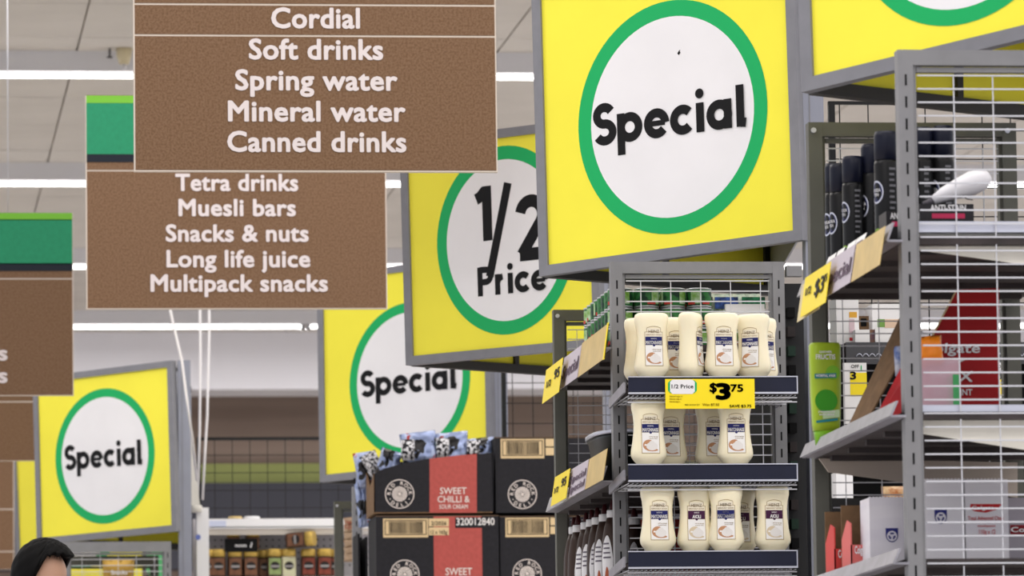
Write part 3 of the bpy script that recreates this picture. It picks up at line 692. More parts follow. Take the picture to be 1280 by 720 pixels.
c = P(735, 540, 21.5); a = MB(); a.box(P(703, 540, 21.5).x, P(800, 540, 21.5).x, 21.5, 21.6, c.z-.05, P(735, 517, 21.5).z)
# ------------------------------------------------------------------ chip cartons
YB = 23.8
def bq(x, y, Y=YB): return P(x, y, Y)
def badge(parent, cx, cy, rpx, Y):
    c = bq(cx, cy, Y); r = rpx/S(Y); U = Vector((1, 0, 0)); V = Vector((0, 0, 1)); y = Y-.0012
    a = MB(); n = 40
    def ringf(r0, r1):
        vs = [(c.x+q*math.cos(2*PI*i/n), y, c.z+q*math.sin(2*PI*i/n)) for q in (r0, r1) for i in range(n)]
        a.add(vs, [(i, (i+1) % n, (i+1) % n+n, i+n) for i in range(n)])
    ringf(r, r*.94); 
    for i in range(20):
        q = 2*PI*i/20; d = Vector((math.cos(q), 0, math.sin(q))); e = Vector((-d.z, 0, d.x)); C0 = Vector((c.x, y, c.z))
        a.add([C0+d*r*.12-e*r*.008, C0+d*r*.52-e*r*.058, C0+d*r*.52+e*r*.058, C0+d*r*.12+e*r*.008], [(0, 1, 2, 3)])
    a.add([(c.x+r*.1*math.cos(2*PI*i/12), y-.0001, c.z+r*.1*math.sin(2*PI*i/12)) for i in range(12)], [tuple(range(12))])
    s = 'RED ROCK'
    for i, ch in enumerate(s):
        if ch == ' ': continue
        q = math.radians(90+ (3.5-i)*24.5); V2 = Vector((math.cos(q), 0, math.sin(q))); U2 = Vector((math.sin(q), 0, -math.cos(q)))
        text(a, ch, Vector((c.x, y, c.z))+V2*r*.62, U2, V2, height=r*.25, anchor='c', bold=.02)
    for i, ch in enumerate('DELI'):
        q = math.radians(270+(i-1.5)*25); V2 = -Vector((math.cos(q), 0, math.sin(q))); U2 = Vector((-math.sin(q), 0, math.cos(q)))
        text(a, ch, Vector((c.x, y, c.z))-V2*r*.87, U2, V2, height=r*.25, anchor='c', bold=.02)
    for sx in (-1, 1):
        q = math.radians(270+sx*62); C0 = Vector((c.x+r*.73*math.cos(q), y, c.z+r*.73*math.sin(q))); a.add([C0+Vector((r*.04*math.cos(k*PI/4), 0, r*.04*math.sin(k*PI/4))) for k in range(8)], [tuple(range(8))])
    part('badge', a, mat('print_cream', (224, 212, 206), .7), parent)
def barcode(parent, x0, y0, x1, y1, Y):
    a = MB(); p = bq(x0, y1, Y); q = bq(x1, y0, Y); a.box(p.x, q.x, Y-.001, Y, p.z, q.z); lb = part('barcode_label', a, board_tan, parent)
    a = MB(); w_ = (q.x-p.x); h_ = (q.z-p.z); f = .035*w_; y = Y-.0018
    xa, xb, za, zb = p.x+f, q.x-f, p.z+f*1.6, q.z-f
    for (u0, u1, v0, v1) in ((xa, xb, za, za+f*.5), (xa, xb, zb-f*.5, zb), (xa, xa+f*.5, za, zb), (xb-f*.5, xb, za, zb)): a.add([(u0, y, v0), (u1, y, v0), (u1, y, v1), (u0, y, v1)], [(0, 1, 2, 3)])
    rnd = random.Random(3); x = xa+w_*.09
    while x < xb-w_*.1:
        ww = rnd.choice([.006, .01, .016])*w_; a.add([(x, y, za+f*.9), (x+ww, y, za+f*.9), (x+ww, y, zb-f*.9), (x, y, zb-f*.9)], [(0, 1, 2, 3)]); x += ww+rnd.choice([.007, .012])*w_
    part('barcode', a, black, lb)
ZB0 = bq(550, 641.5).z; ZB1 = bq(550, 545).z
dpt = .36
# open display carton, top left: curved sloping top edge
tl = [(467.5, 641), (467.5, 592), (480, 586), (500, 580), (534, 573.5), (575, 569), (617, 566), (617, 641)]
base = bq(467, 641)
t = thing('chip_carton', 'open black display carton with red stripe full of silver chip bags', 'carton', (base.x, YB, base.z))
a = MB(); a.prism([bq(x, y) for x, y in tl], (0, .006, 0)); fr = part('front_board', a, board_blk, t)
a = MB(); a.prism([bq(x, y)+Vector((0, dpt, 0)) for x, y in tl[:1]+[(467.5, 570), (617, 566), (617, 641)]], (0, .006, 0)); part('back_board', a, board_blk, t)
a = MB(); p = bq(467.5, 641); a.prism([p, p+Vector((0, dpt, 0)), p+Vector((0, dpt, .2)), p+Vector((0, .2, .12)), p+Vector((0, 0, bq(467, 592).z-p.z))], (.005, 0, 0)); part('side_board', a, board_brn, t)
p = bq(617, 641); a = MB(); a.box(p.x-.005, p.x, YB, YB+dpt, p.z, bq(617, 566).z); part('side_board', a, board_blk, t)
a = MB(); a.box(base.x, p.x, YB, YB+dpt, p.z, p.z+.005); part('bottom_board', a, board_brn, t)
a = MB(); a.prism([bq(x, y)+Vector((0, -.001, 0)) for x, y in ((537, 641), (537, 573.3), (575, 569), (596, 567.3), (596, 641))], (0, .001, 0)); st = part('red_stripe', a, board_red, fr)
badge(fr, 499.5, 617.5, 18.5, YB)
def bt(parent, lines, Y=YB, m=None):
    a = MB()
    for s, x0, x1, y, hpx in lines: p0 = bq(x0, y, Y); text(a, s, p0+Vector((0, -.0022, 0)), (1, 0, 0), (0, 0, 1), width=bq(x1, y, Y).x-p0.x, height=hpx/S(Y), bold=.01)
    part('lettering', a, m or mat('print_cream', (224, 212, 206), .7), parent)
bt(fr, [('SWEET', 550, 583, 617.5, 8.5), ('CHILLI &', 547, 587, 628, 8.5), ('SOUR CREAM', 549, 584.5, 636, 5.5)])
def closed(label, x0, x1, y0, y1, Y, kind):
    p = bq(x0, y1, Y); q = bq(x1, y0, Y)
    t = thing('chip_carton', label, 'carton', (p.x, Y, p.z))
    a = MB(); a.box(p.x, q.x, Y, Y+dpt, p.z, q.z); b = part('box', a, board_blk, t)
    if kind == 'full':
        a = MB(); r0 = bq(543, y1, Y); r1 = bq(602, y0, Y); a.box(r0.x, r1.x, Y-.001, Y, p.z, q.z); part('red_stripe', a, board_red, b)
        barcode(b, 479, 648, 535, 672, Y); badge(b, 506, 718, 18.5, Y)
        a = MB(); 
        for (u0, v0, u1, v1) in ((536, 648, 561, 658), (536, 659, 561, 669)):
            c0 = bq(u0, v1, Y); c1_ = bq(u1, v0, Y); a.box(c0.x, c1_.x, Y-.0016, Y, c0.z, c1_.z)
        sl = part('size_label', a, board_tan, b)
        bt(sl, [('12 x 165g', 538, 559, 667.5, 5), ('2/2026', 539, 558, 656.5, 5)], Y, black)
        a = MB(); c0 = bq(569, 660, Y); c1_ = bq(623, 646.5, Y); a.box(c0.x, c1_.x, Y-.0017, Y, c0.z, c1_.z); cs = part('code_strip', a, board_blk, b)
        bt(cs, [('320012840', 570.5, 618, 656.5, 9.5)], Y, mat('print_white', (232, 228, 226), .7))
        bt(b, [('SWEET', 557, 590, 719, 9.5), ('CHILLI &', 554, 594, 731, 8.5)], Y)
    else:
        ox = x0-619
        barcode(b, 625+ox, y0+2.5, 679+ox, y0+27, Y); badge(b, 652+ox, 618 if y0 < 600 else 717, 18.5, Y)
        a = MB()
        for (u0, v0, u1, v1) in ((681+ox, y0+2.5, 700+ox, y0+12), (681+ox, y0+13.5, 700+ox, y0+23)):
            c0 = bq(u0, v1, Y); c1_ = bq(u1, v0, Y); a.box(c0.x, c1_.x, Y-.0016, Y, c0.z, c1_.z)
        part('size_label', a, board_tan, b)
    a = MB(); a.box(p.x-.001, q.x+.001, Y-.0012, Y, q.z-.004, q.z+.0006); part('top_edge', a, mat('edge_brown', (92, 74, 60), .8), b)
    return t
closed('black carton with barcode and printed number, under the open display carton', 471, 623, 644, 752, YB, 'full')
closed('black carton with a round badge beside the open display carton, upper right one', 620, 770, 546, 641, YB+.01, 'part')
closed('black carton with a round badge and tan barcode, lower right of the carton stack', 626, 776, 644.5, 752, YB+.01, 'part')
# lower cartons and pallet carrying the stack
zlow = bq(550, 752).z
k = 0; z = zlow
while z > .2:
    h_ = min(.31, z-.15)
    for j, (x0, x1) in enumerate(((471, 623), (626, 776))):
        p = bq(x0, 700); q = bq(x1, 700); a = MB(); a.box(p.x, q.x, YB, YB+dpt, z-h_, z-.003)
        tag(part('chip_carton', a, board_blk), 'plain black carton below the picture, %s column of the stack, %s layer down' % (('left', 'right')[j], ('first', 'second', 'third', 'fourth', 'fifth', 'sixth', 'seventh', 'eighth')[k]), 'carton')
    z -= h_; k += 1
p = bq(465, 700); q = bq(780, 700); a = MB()
for i in range(7): a.box(p.x+i*.13, p.x+i*.13+.1, YB-.02, YB+dpt+.05, z-.02, z-.001)
for yy in (YB, YB+.17, YB+.34): a.box(p.x, p.x+.9, yy, yy+.06, 0, z-.02)
tag(part('pallet', a, board_brn), 'wooden pallet carrying the black carton stack', 'pallet')
# side flap and black tall holder to the left of the cartons
a = MB(); a.prism([P(449, 655, 24.4), P(449, 606, 24.4), P(465, 598, 24.3), P(465, 655, 24.3)], (0, .01, 0))
t = tag(part('carton_flap', a, board_blk), 'torn black cardboard flap at the left side of the open chip carton', 'flap')
a = MB(); x0 = P(446, 660, 24.3).x; x1 = P(458, 660, 24.3).x
a.box(x0, x0+.008, 24.25, 24.5, P(446, 790, 24.3).z, P(446, 668, 24.3).z); a.box(x0, x1, 24.5, 24.51, P(446, 790, 24.3).z, P(446, 668, 24.3).z); a.box(x1-.008, x1, 24.25, 24.5, P(446, 790, 24.3).z, P(446, 672, 24.3).z); a.box(x0, x1, 24.25, 24.51, P(446, 792, 24.3).z, P(446, 789, 24.3).z)
tag(part('open_carton', a, board_blk), 'narrow open black carton standing left of the carton stack', 'carton')
# chip bags
def bagmat(nm, c1_, c2_, c3_):
    m = bpy.data.materials.new(nm); m.use_nodes = True; nt = m.node_tree; b = nt.nodes['Principled BSDF']; b.inputs['Roughness'].default_value = .28; b.inputs['Metallic'].default_value = .25
    tc = nt.nodes.new('ShaderNodeTexCoord'); vz = nt.nodes.new('ShaderNodeTexNoise'); vz.inputs['Scale'].default_value = 14; vz.inputs['Detail'].default_value = 1
    cr = nt.nodes.new('ShaderNodeValToRGB'); cr.color_ramp.interpolation = 'CONSTANT'; e = cr.color_ramp.elements
    e[0].position = 0; e[0].color = lin((28, 26, 30)); e[1].position = .40; e[1].color = lin(c1_)
    x = e.new(.56); x.color = lin(c2_); x = e.new(.64); x.color = lin(c3_); x = e.new(.68); x.color = lin((224, 226, 234))
    nt.links.new(tc.outputs['Object'], vz.inputs[0]); nt.links.new(vz.outputs['Fac'], cr.inputs[0]); nt.links.new(cr.outputs[0], b.inputs['Base Color']); return m
bagm = bagmat('chip_bag', (152, 166, 206), (176, 188, 220), (170, 58, 54))
bagw = mat('bag_white_print', (226, 224, 228), .4, rgb2=(34, 32, 38), scale=90, lo=.48, hi=.52)
for i, (cx, cy, wx, hz, rot, Y, lb) in enumerate(((524, 562, 46, 44, .12, 23.95, 'large silver-blue chip bag at the left of the carton top'), (566, 560, 42, 40, .1, 23.97, 'silver-blue chip bag in the middle of the carton top'),
        (602, 563, 34, 32, .1, 23.97, 'silver-blue chip bag at the right of the carton top'), (486, 578, 28, 32, -.3, 23.98, 'small silver-blue chip bag on the low side of the carton'),
        (456, 588, 24, 46, .15, 24.2, 'silver-blue chip bag hanging over the left side of the carton'), (453, 628, 16, 62, .1, 24.28, 'lilac-silver chip bag drooping below the others at the left'), (467, 582, 22, 34, .5, 24.1, 'black striped chip bag leaning at the carton corner'))):
    c = P(cx, cy, Y); s = S(Y); t = thing('chip_bag', lb, 'chip bag', (c.x, Y, c.z-hz/2/s), 'chip bags in the open carton')
    a = MB(); crinkle(a, c.x, Y, c.z, wx/s, .07, hz/s, 10, .16, rot, i+5)
    part('pouch', a, bagw if i == 6 else bagm, t)
    if i < 3:
        a = MB(); cc = P(cx-wx*.33, cy, Y); a.loft([(0, .028, .01), (.09, .03, .012)], 10, 2, C=(cc.x, Y-.038, cc.z-.05)); part('printed_side', a, bagw, t)
# R3 far frame (dark post) left of the cartons
c3 = P(417, 627, 26.0); X3 = c3.x
R3 = rack('dark grey rack post and frame left of the carton stack, below the low centre sign', X3, .52, 25.0, 26.0, c3.z-.002, back_mesh=False)
R3.name = 'wire_rack'
for o in list(R3.children):
    if o.name.startswith(('post', 'slot')) and abs((o.data.vertices[0].co.y+ORG[R3.name].y)-25.0) < .05: pass
for i in range(6):
    c = P(436.5, 652+i*9, 25.4); a = MB(); crinkle(a, c.x+.01, 25.4, c.z, .07, .04, .04, 6, .1, random.uniform(-.2, .2), i+40)
    o = part('tan_packet', a, mat('packet_tan', (176, 150, 124), .5, rgb2=(150, 70, 56), scale=30, lo=.3, hi=.45)); tag(o, 'small tan packet, %s from the top of the pile beside the dark rack post' % ('first', 'second', 'third', 'fourth', 'fifth', 'sixth')[i], 'packet', 'tan packets beside the dark rack post')
# ------------------------------------------------------------------ R4 left rack
c4 = P(78, 677.5, 27.4); X4 = c4.x; W4 = P(216, 677, 27.4).x-X4
R4 = rack('grey rack below the lower left Special sign, behind the dark-haired person', X4, W4, 27.4, 28.6, c4.z, bh=.05, mesh_ph=(.05, .02))
z4 = shelf(R4, X4, W4, 27.44, 28.5, 1.36)
# gold pouch
c = P(148, 702, 27.8); t = thing('gold_pouch', 'gold snack pouch on the rack below the lower left sign', 'pouch', (c.x, 27.8, z4))
zz = P(148, 699, 27.8).z
a = MB(); crinkle(a, c.x, 27.8, (zz+z4)/2, .16, .08, zz-z4, 12, .04, 0, 3); pp = part('pouch', a, mat('pouch_gold', (178, 142, 66), .35, .3, var=.15, scale=8), t)
a = MB(); text(a, 'Snacks', (c.x-.04, 27.73, zz-.08), (1, 0, 0), (0, 0, 1), width=.08, bold=.02); part('lettering', a, wht, pp)
# colourful card panel visible through R4's mesh: a sign lower behind
p = P(60, 610, 31.0); q = P(178, 760, 31.0)
t = thing('promo_board', 'yellow and green promotional board behind the left rack mesh', 'board', (p.x, 31.0, q.z))
a = MB(); a.box(p.x, q.x, 31.0, 31.02, .0, p.z); pb = part('panel', a, yellow, t)
a = MB(); cc = P(98, 662, 31.0); n = 30
vs = [(cc.x+r9*math.cos(2*PI*i/n), 30.995, cc.z+r9*math.sin(2*PI*i/n)) for r9 in (.215, .175) for i in range(n)]; a.add(vs, [(i, (i+1) % n, (i+1) % n+n, i+n) for i in range(n)]); part('ring', a, green, pb)
a = MB(); a.add([(cc.x+.175*math.cos(2*PI*i/n), 30.994, cc.z+.175*math.sin(2*PI*i/n)) for i in range(n)], [tuple(range(n))]); part('disc', a, white, pb)
a = MB(); p = P(184, 690, 31.2); q = P(212, 720, 31.2); a.box(p.x, q.x, 31.2, 31.3, 0, p.z); tag(part('green_carton', a, mat('carton_teal', (92, 178, 130), .6, rgb2=(60, 60, 66), scale=5, lo=.48, hi=.5)), 'tall teal green display behind the right end of the left rack mesh', 'display')
# ------------------------------------------------------------------ coffee gondola
YG = 28.7; x0 = P(241, 648, YG).x; x1 = P(560, 648, YG).x
t = thing('coffee_shelving', 'white shelving unit holding the gold-lidded coffee jars', 'shelving', (x0, YG, 0))
a = MB(); a.box(x0, x0+15/S(YG), YG-.33, YG-.27, 0, P(0, 640, YG).z+(P(247, 640, YG).z-P(0, 640, YG).z)); up_ = part('upright', a, wht, t)
c = P(247.5, 671.5, YG-.33); a = MB(); a.tube([(c.x, YG-.331, c.z), (c.x, YG-.3335, c.z)], .014, 14); part('blue_sticker', a, mat('sticker_blue', (110, 124, 190), .5), up_)
zl0 = P(300, 667, YG-.3).z; zl1 = P(300, 648.5, YG-.3).z
a = MB(); a.box(x0+.06, x1, YG-.31, YG-.30, zl0+.03, zl1); lp = part('shelf_lip', a, wht, t)
a = MB(); a.box(x0+.065, x0+.15, YG-.3125, YG-.31, zl1-.04, zl1-.01); tk = part('shelf_ticket', a, mat('ticket', (206, 212, 236), .5), lp)
a = MB(); a.box(x0+.06, x1, YG-.31, YG, zl0+.025, zl0+.035); part('shelf', a, wht, t)
a = MB(); a.box(x0+.06, x1, YG-.285, YG-.275, zl0-.005, zl0+.025); part('shelf_lip', a, mat('lip_ivory', (222, 214, 206), .5), t)
a = MB(); a.box(x0, x1, YG, YG+.03, 0, zl1+.02); bp = part('back_panel', a, mat('peg_grey', (198, 194, 198), .6), t)
a = MB(); zz = P(300, 675, YG).z
for r in range(5):
    for i in range(70):
        xx = x0+.08+i*.033; 
        if xx < x1-.02: a.box(xx-.004, xx+.004, YG-.001, YG, zz-r*.033-.004, zz-r*.033+.004)
o = part('peg_holes', a, slot, bp)
zj = P(300, 690, YG-.2).z-.135
for dz in (0, -.35, -.7):
    a = MB(); a.box(x0+.06, x1, YG-.31, YG, zj-.02+dz, zj+dz); part('shelf', a, wht, t)
# coffee jars
jg = mat('lid_gold', (210, 176, 92), .3, .3, var=.12, scale=20, stretch=(1, 1, .1)); jb = mat('coffee_dark', (74, 52, 42), .3)
def jar(lm, nm):
    t = thing('coffee_jar', 'x', 'jar')
    a = MB(); a.loft([(0, .033, .033), (.005, .036, .036), (.085, .036, .036), (.1, .033, .033)], 20, 3); body = part('body', a, jb if nm != 'w' else mat('jar_white', (214, 206, 178), .4), t)
    a = MB(); a.loft([(.1, .035, .035), (.132, .035, .035), (.137, .032, .032)], 20, 3); part('lid', a, jg, t)
    a = MB(); vs = []
    for i in range(9):
        u = -1+2*i/8; x = u*.028
        for z in (.012, .092): vs.append((x, -.0375, z))
    a.add(vs, [(2*i, 2*i+2, 2*i+3, 2*i+1) for i in range(8)]); lb = part('label', a, lm, t)
    a = MB(); a.add([(.022*math.cos(2*PI*i/18), -.0385, .055+.02*math.sin(2*PI*i/18)) for i in range(18)], [tuple(range(18))]); part('label_oval', a, mat('oval_dark', (38, 34, 34), .5), lb)
    a = MB(); a.add([(-.019, -.039, .047), (.019, -.039, .047), (.021, -.039, .058), (-.021, -.039, .058)], [(0, 1, 2, 3)]); part('label_stripe', a, mat('stripe_grey', (150, 146, 146), .5), lb)
    return t
jl = {'b': mat('jar_brown', (128, 88, 66), .5, var=.2, scale=40), 'r': mat('jar_red', (140, 70, 56), .5, var=.25, scale=40), 'g': mat('jar_green', (150, 168, 110), .5, var=.15, scale=40), 'w': mat('jar_pale', (206, 204, 170), .5)}
protos = {k: jar(m, k) for k, m in jl.items()}; usedj = set()
for px, kd, dy, lb in ((258, 'b', 0, 'brown coffee jar at the left end of the row, beside the white upright'), (272.5, 'b', 0, 'brown coffee jar second from the left'), (293.5, 'b', 0, 'brown coffee jar left under the black sign card'), (313, 'b', .0, 'brown coffee jar right under the black sign card'),
                   (343, 'g', 0, 'coffee jar with a green label'), (360.5, 'w', .0, 'pale coffee jar beside the green-labelled one'), (385, 'r', 0, 'red-brown coffee jar right of the pale one'), (405, 'r', 0, 'red-brown coffee jar nearest the dark post'), (331, 'b', .08, 'coffee jar set back left of the green-labelled one'), (417, 'r', .05, 'coffee jar half behind the dark post')):
    c = P(px, 690, YG-.22+dy); loc = (c.x, YG-.22+dy, zj+.002); p_ = protos[kd]
    if kd not in usedj:
        usedj.add(kd); p_.location = loc; p_['label'] = lb; p_['group'] = 'coffee jars on the white shelf'; p_.scale = (1.1, 1.1, 1.06)
    else: dup(p_, loc, 0, lb, 'coffee jars on the white shelf', (1.1, 1.1, 1.06))
c = P(373, 680, YG-.2); t = dup(protos['b'], (c.x, YG-.2, zj+.172), 0, 'coffee jar lying on its side on top of the others'); t.rotation_euler = (0, math.radians(86), math.radians(-24)); t.location.z = zj+.186; t.location.y -= .06; t.location.x -= .06
for px, lb in ((290, 'coffee jar on top at the left, behind the black sign card'), (314, 'coffee jar on top at the right, behind the black sign card')):
    c = P(px, 670, YG-.13); dup(protos['b'], (c.x, YG-.22, zj+.148), 0, lb, 'coffee jars on the white shelf', (1, 1, .62))
p = P(281, 690, YG-.262); q = P(322, 673, YG-.262); t = thing('shelf_sign', 'black card sign with white lettering above the coffee jars', 'card', (p.x, YG-.262, p.z))
a = MB(); a.box(p.x, q.x, YG-.262, YG-.258, p.z, q.z); cc = part('card', a, slot, t)
a = MB(); text(a, 'moccona', P(294, 683.5, YG-.264), (1, 0, 0), (0, 0, 1), width=14/S(YG), height=4/S(YG), bold=.03); text(a, '/', P(313, 684, YG-.264), (1, 0, 0), (0, 0, 1), height=6/S(YG), bold=.06); part('lettering', a, wht, cc)
for px, w_, m, lb in ((294, 18, card_gold, 'tan lid poking up over the white shelf lip'), (315, 20, wht, 'white lid poking up over the white shelf lip')):
    c = P(px, 648, YG-.2); a = MB(); r = w_/2/S(YG); a.loft([(0, r, r), (.022, r, r), (.028, r*.9, r*.9)], 18, C=(c.x, YG-.2, zl0+.037)); a2 = zl1-zl0-.035
    for v in a.v:
        if v.z > zl0+.036: v.z += a2-.012
    tag(part('tub', a, m), lb, 'tub')
# ------------------------------------------------------------------ black wire fences on gondola tops
def fence(label, x0, x1, Y, ztop, zbot, p=.0915, legs=True, ph=0, rail=.008):
    t = thing('wire_fence', label, 'fence', ((x0+x1)/2, Y, zbot)); a = MB()
    n = int((x1-x0)/p)
    for i in range(n+1): a.wire((x0+ph+i*p, Y, zbot), (x0+ph+i*p, Y, ztop), .0024)
    z = ztop-p
    while z > zbot: a.wire((x0, Y-.005, z), (x1, Y-.005, z), .0024); z -= p
    part('wire_grid', a, blackwire, t)
    a = MB(); a.box(x0, x1, Y-.008, Y+.008, ztop-rail*1.5, ztop+rail*.2); part('top_rail', a, blackwire, t)
    if legs:
        for xx in (x0, x1-.02):
            a = MB(); a.box(xx, xx+.02, Y-.01, Y+.01, 0, ztop); part('upright', a, blackwire, t)
    return t
fence('black wire fence above the coffee shelving, in front of the green band', P(246, 548, 28.9).x, P(620, 548, 28.9).x, 28.9, P(320, 547, 28.9).z, P(320, 652, 28.9).z, rail=.009)
fence('black wire fence right of the low centre sign, against the brown wall', P(636, 450, 24.6).x, P(790, 450, 24.6).x+.6, 24.9, P(640, 420, 24.6).z, 1.4, ph=.05)
fence('black wire fence behind the deodorant cans at upper right', P(1035, 127, 17.3).x, P(1300, 127, 17.3).x+.5, 17.3, P(1100, 127.5, 17.3).z, P(1100, 425, 17.3).z, ph=.036, rail=.006)
# white power cables and column
cw = mat('cable_white', (238, 234, 236), .5)
for pts, Y, lb in (([(211, 380), (220, 420), (227.5, 452), (233, 495), (240, 545), (246, 600)], 28.4, 'white cable slanting down to the top right corner of the lower left sign'),
                   ([(249, 300), (250.5, 440), (249.5, 540), (247, 625)], 28.55, 'left one of two white cables hanging side by side'), ([(261.5, 300), (261.5, 420), (259, 520), (256.5, 560), (253, 625)], 28.55, 'right one of two white cables hanging side by side')):
    q = [P(x, y, Y if pts[0][0] != 211 else (27.5 if y < 590 else 28.0)) for x, y in pts]; Y = q[0].y; q = [Vector((q[0].x-(.12 if pts[0][0] == 211 else 0), Y, CEIL+.02))]+q
    a = MB(); a.tube(q, .0065, 8); tag(part('power_cable', a, cw), lb, 'cable')
t = thing('power_column', 'tapering off-white power column with a collar beside the lower left sign', 'column', P(245, 640, 28.36))
a = MB(); q = lambda x, y: P(x, y, 28.33)
a.prism([q(233, 532), q(240, 546), q(250, 632), q(238, 632)], (0, .05, 0)); part('tapered_cover', a, mat('column_ivory', (222, 218, 210), .5), t)
a = MB(); c = q(245, 640); a.loft([(0, .03, .03), (.028, .034, .034), (.036, .03, .03)], 16, C=(c.x, 28.36, c.z)); part('collar', a, mat('column_ivory', (222, 218, 210), .5), t)
# ------------------------------------------------------------------ products on the near rack
dk = mat('can_black', (26, 26, 28), .28, .2); nv = mat('cap_navy', (20, 23, 40), .35)
t0 = thing('spray_can', 'x', 'deodorant')
a = MB(); a.loft([(0, .024, .024), (.004, .0255, .0255), (.145, .0255, .0255), (.152, .0235, .0235)], 22); bd = part('body', a, dk, t0)
a = MB(); a.loft([(.152, .0245, .0245), (.192, .0245, .0245), (.198, .022, .022)], 22); part('cap', a, nv, t0)
a = MB(); n = 20
def cylpt(q, z, r=.0262): return Vector((r*math.cos(q), r*math.sin(q), z))
vs = [cylpt(math.radians(200)+.7*k*math.cos(2*PI*i/n), .10+.0185*k*math.sin(2*PI*i/n)) for k in (1, .86) for i in range(n)]; a.add(vs, [(i, (i+1) % n, (i+1) % n+n, i+n) for i in range(n)]); part('logo_ring', a, silver, bd)
a = MB(); a.add([cylpt(math.radians(200)+.6*math.cos(2*PI*i/n), .10+.0158*math.sin(2*PI*i/n), .026) for i in range(n)], [tuple(range(n))]); part('logo_disc', a, mat('logo_navy', (40, 46, 92), .4), bd)
a = MB()
for w_, zz in (('NIVEA', .1005), ('MEN', .0935)):
    tt = MB(); text(tt, w_, (0, 0, 0), (1, 0, 0), (0, 1, 0), width=.024 if w_ == 'NIVEA' else .014, height=.0055, anchor='c', bold=.01)
    a.add([cylpt(math.radians(200)+v.x/.026, zz+v.y, .0267) for v in tt.v], tt.f)
part('lettering', a, wht, bd)
a = MB()
for k in range(9):
    z = .135-k*.009; vs = [cylpt(math.radians(268+i*8), zz) for i in range(4 if k % 3 else 5) for zz in (z, z+.0035)]; a.add(vs, [(2*i, 2*i+2, 2*i+3, 2*i+1) for i in range(len(vs)//2-1)])
part('print_lines', a, mat('print_grey', (110, 110, 116), .5), bd)
a = MB()
vs = [cylpt(math.radians(205)+.9*k*math.cos(PI*i/n*1.0), .012+.03*k*math.sin(PI*i/n)) for k in (1, .9) for i in range(n+1)]; a.add(vs, [(i, i+1, i+2+n, i+1+n) for i in range(n)]); part('green_arc', a, mat('arc_green', (130, 170, 60), .5), bd)
first = True
for px, yt, Y, lb in ((1043.5, 205, 13.0, 'small black deodorant can farthest to the left on the near rack'), (1049.5, 206, 12.92, 'small black deodorant can second from the left on the near rack'), (1065.5, 196, 12.62, 'black deodorant can with a dented cap, front of the group'),
                      (1089, 181, 12.62, 'deodorant can half hidden left of the tallest can'), (1107, 165, 12.32, 'tallest black deodorant can left of the slotted post'), (1152, 160, 12.42, 'dark deodorant can just right of the slotted post, behind wire'), (1178, 158, 12.42, 'dark deodorant can behind the wire front, above the white tube')):
    Y *= 1.014; c = P(px, yt, Y); hz = c.z-zs1; k = (.0285 if Y < 12.5 else .026)/.0255*1.0; loc = (c.x, Y, zs1); s3 = (k, k, hz/.198)
    if first: t0.location = loc; t0.scale = s3; t0['label'] = lb; t0['group'] = 'black deodorant cans on the near rack'; first = False
    else: dup(t0, loc, random.uniform(-.2, .2), lb, 'black deodorant cans on the near rack', s3)
# anti-stain boxes
bxk = mat('box_black', (40, 38, 42), .4); mag = mat('box_magenta', (196, 50, 92), .5)
for (x0, x1, y0, y1, Y, tx, lb) in ((1150, 1217, 255, 274, 12.3, (1163, 1209), 'black ANTI-STAIN box behind the wire, under the white tube'), (1108, 1140, 264, 284, 12.22, (1113, 1150), 'black ANTI box half hidden behind the slotted post')):
    p = P(x0, y1, Y); q = P(x1, y0, Y); t = thing('product_box', lb, 'box', (p.x, Y, zs1))
    a = MB(); a.box(p.x, q.x, Y, Y+.09, zs1, q.z); b = part('box', a, bxk, t)
    c = P(tx[0], y1-10.5, Y-.001); a = MB(); text(a, 'ANTI-STAIN', c, (1, 0, 0), (0, 0, 1), width=(tx[1]-tx[0])/S(Y), height=8/S(Y), bold=.03); part('lettering', a, wht, b)
    c0 = P(tx[0]+2, y1-1, Y); c1_ = P(tx[1]-3, y1-7, Y); a = MB(); a.box(c0.x, c1_.x, Y-.001, Y, c0.z, c1_.z); part('magenta_strip', a, mag, b)
# white tube
t = thing('squeeze_tube', 'white squeeze tube with grey nozzle lying across the black box', 'tube', P(1195, 253, 12.33))
q = [P(x, y, 12.34) for x, y in ((1166, 251), (1180, 243), (1200, 235), (1215, 229), (1228, 224), (1236, 219))]
a = MB(); a.tube(q, [.010, .017, .024, .028, .024, .012], 16); bd = part('body', a, mat('tube_white', (232, 230, 236), .35, bump=.5, scale=12), t)
a = MB(); a.tube([P(1154, 255, 12.34), P(1167, 250.5, 12.34)], [.005, .009], 12); part('nozzle', a, mat('nozzle_grey', (86, 82, 90), .4), t)
a = MB(); a.tube([P(1204, 244.5, 12.31), P(1208, 248.5, 12.305), P(1216, 250, 12.31)], .0012, 6); part('curved_line', a, black, bd)
# green shampoo
Ysh = 13.08; c = P(1033, 552, Ysh); 
t = thing('shampoo_bottle', 'lime green shampoo bottle standing at the left end of the middle shelf', 'bottle', (c.x, Ysh, zs2)); hz = P(1033, 429, Ysh).z-zs2
C0 = (c.x, Ysh, zs2)
a = MB(); a.loft([(0, .026, .018), (.02, .028, .02), (.035, .030, .022)], 26, 3, C=C0); part('cap', a, mat('shampoo_cap', (120, 176, 40), .3), t)
a = MB(); a.loft([(.035, .031, .022), (.05, .033, .024), (hz*.5, .036, .025), (hz*.8, .0372, .025), (hz-.006, .0372, .024), (hz, .034, .021)], 30, 3.4, C=C0); bd = part('body', a, mat('shampoo_lime', (168, 196, 52), .28, var=.08, scale=8), t)
def shp(fn, m, nm):
    a = MB(); fn(a); part(nm, a, m, bd)
def flat(a, pts, d=.0262): a.add([(c.x+x, Ysh-d, zs2+z) for x, z in pts], [tuple(range(len(pts)))])
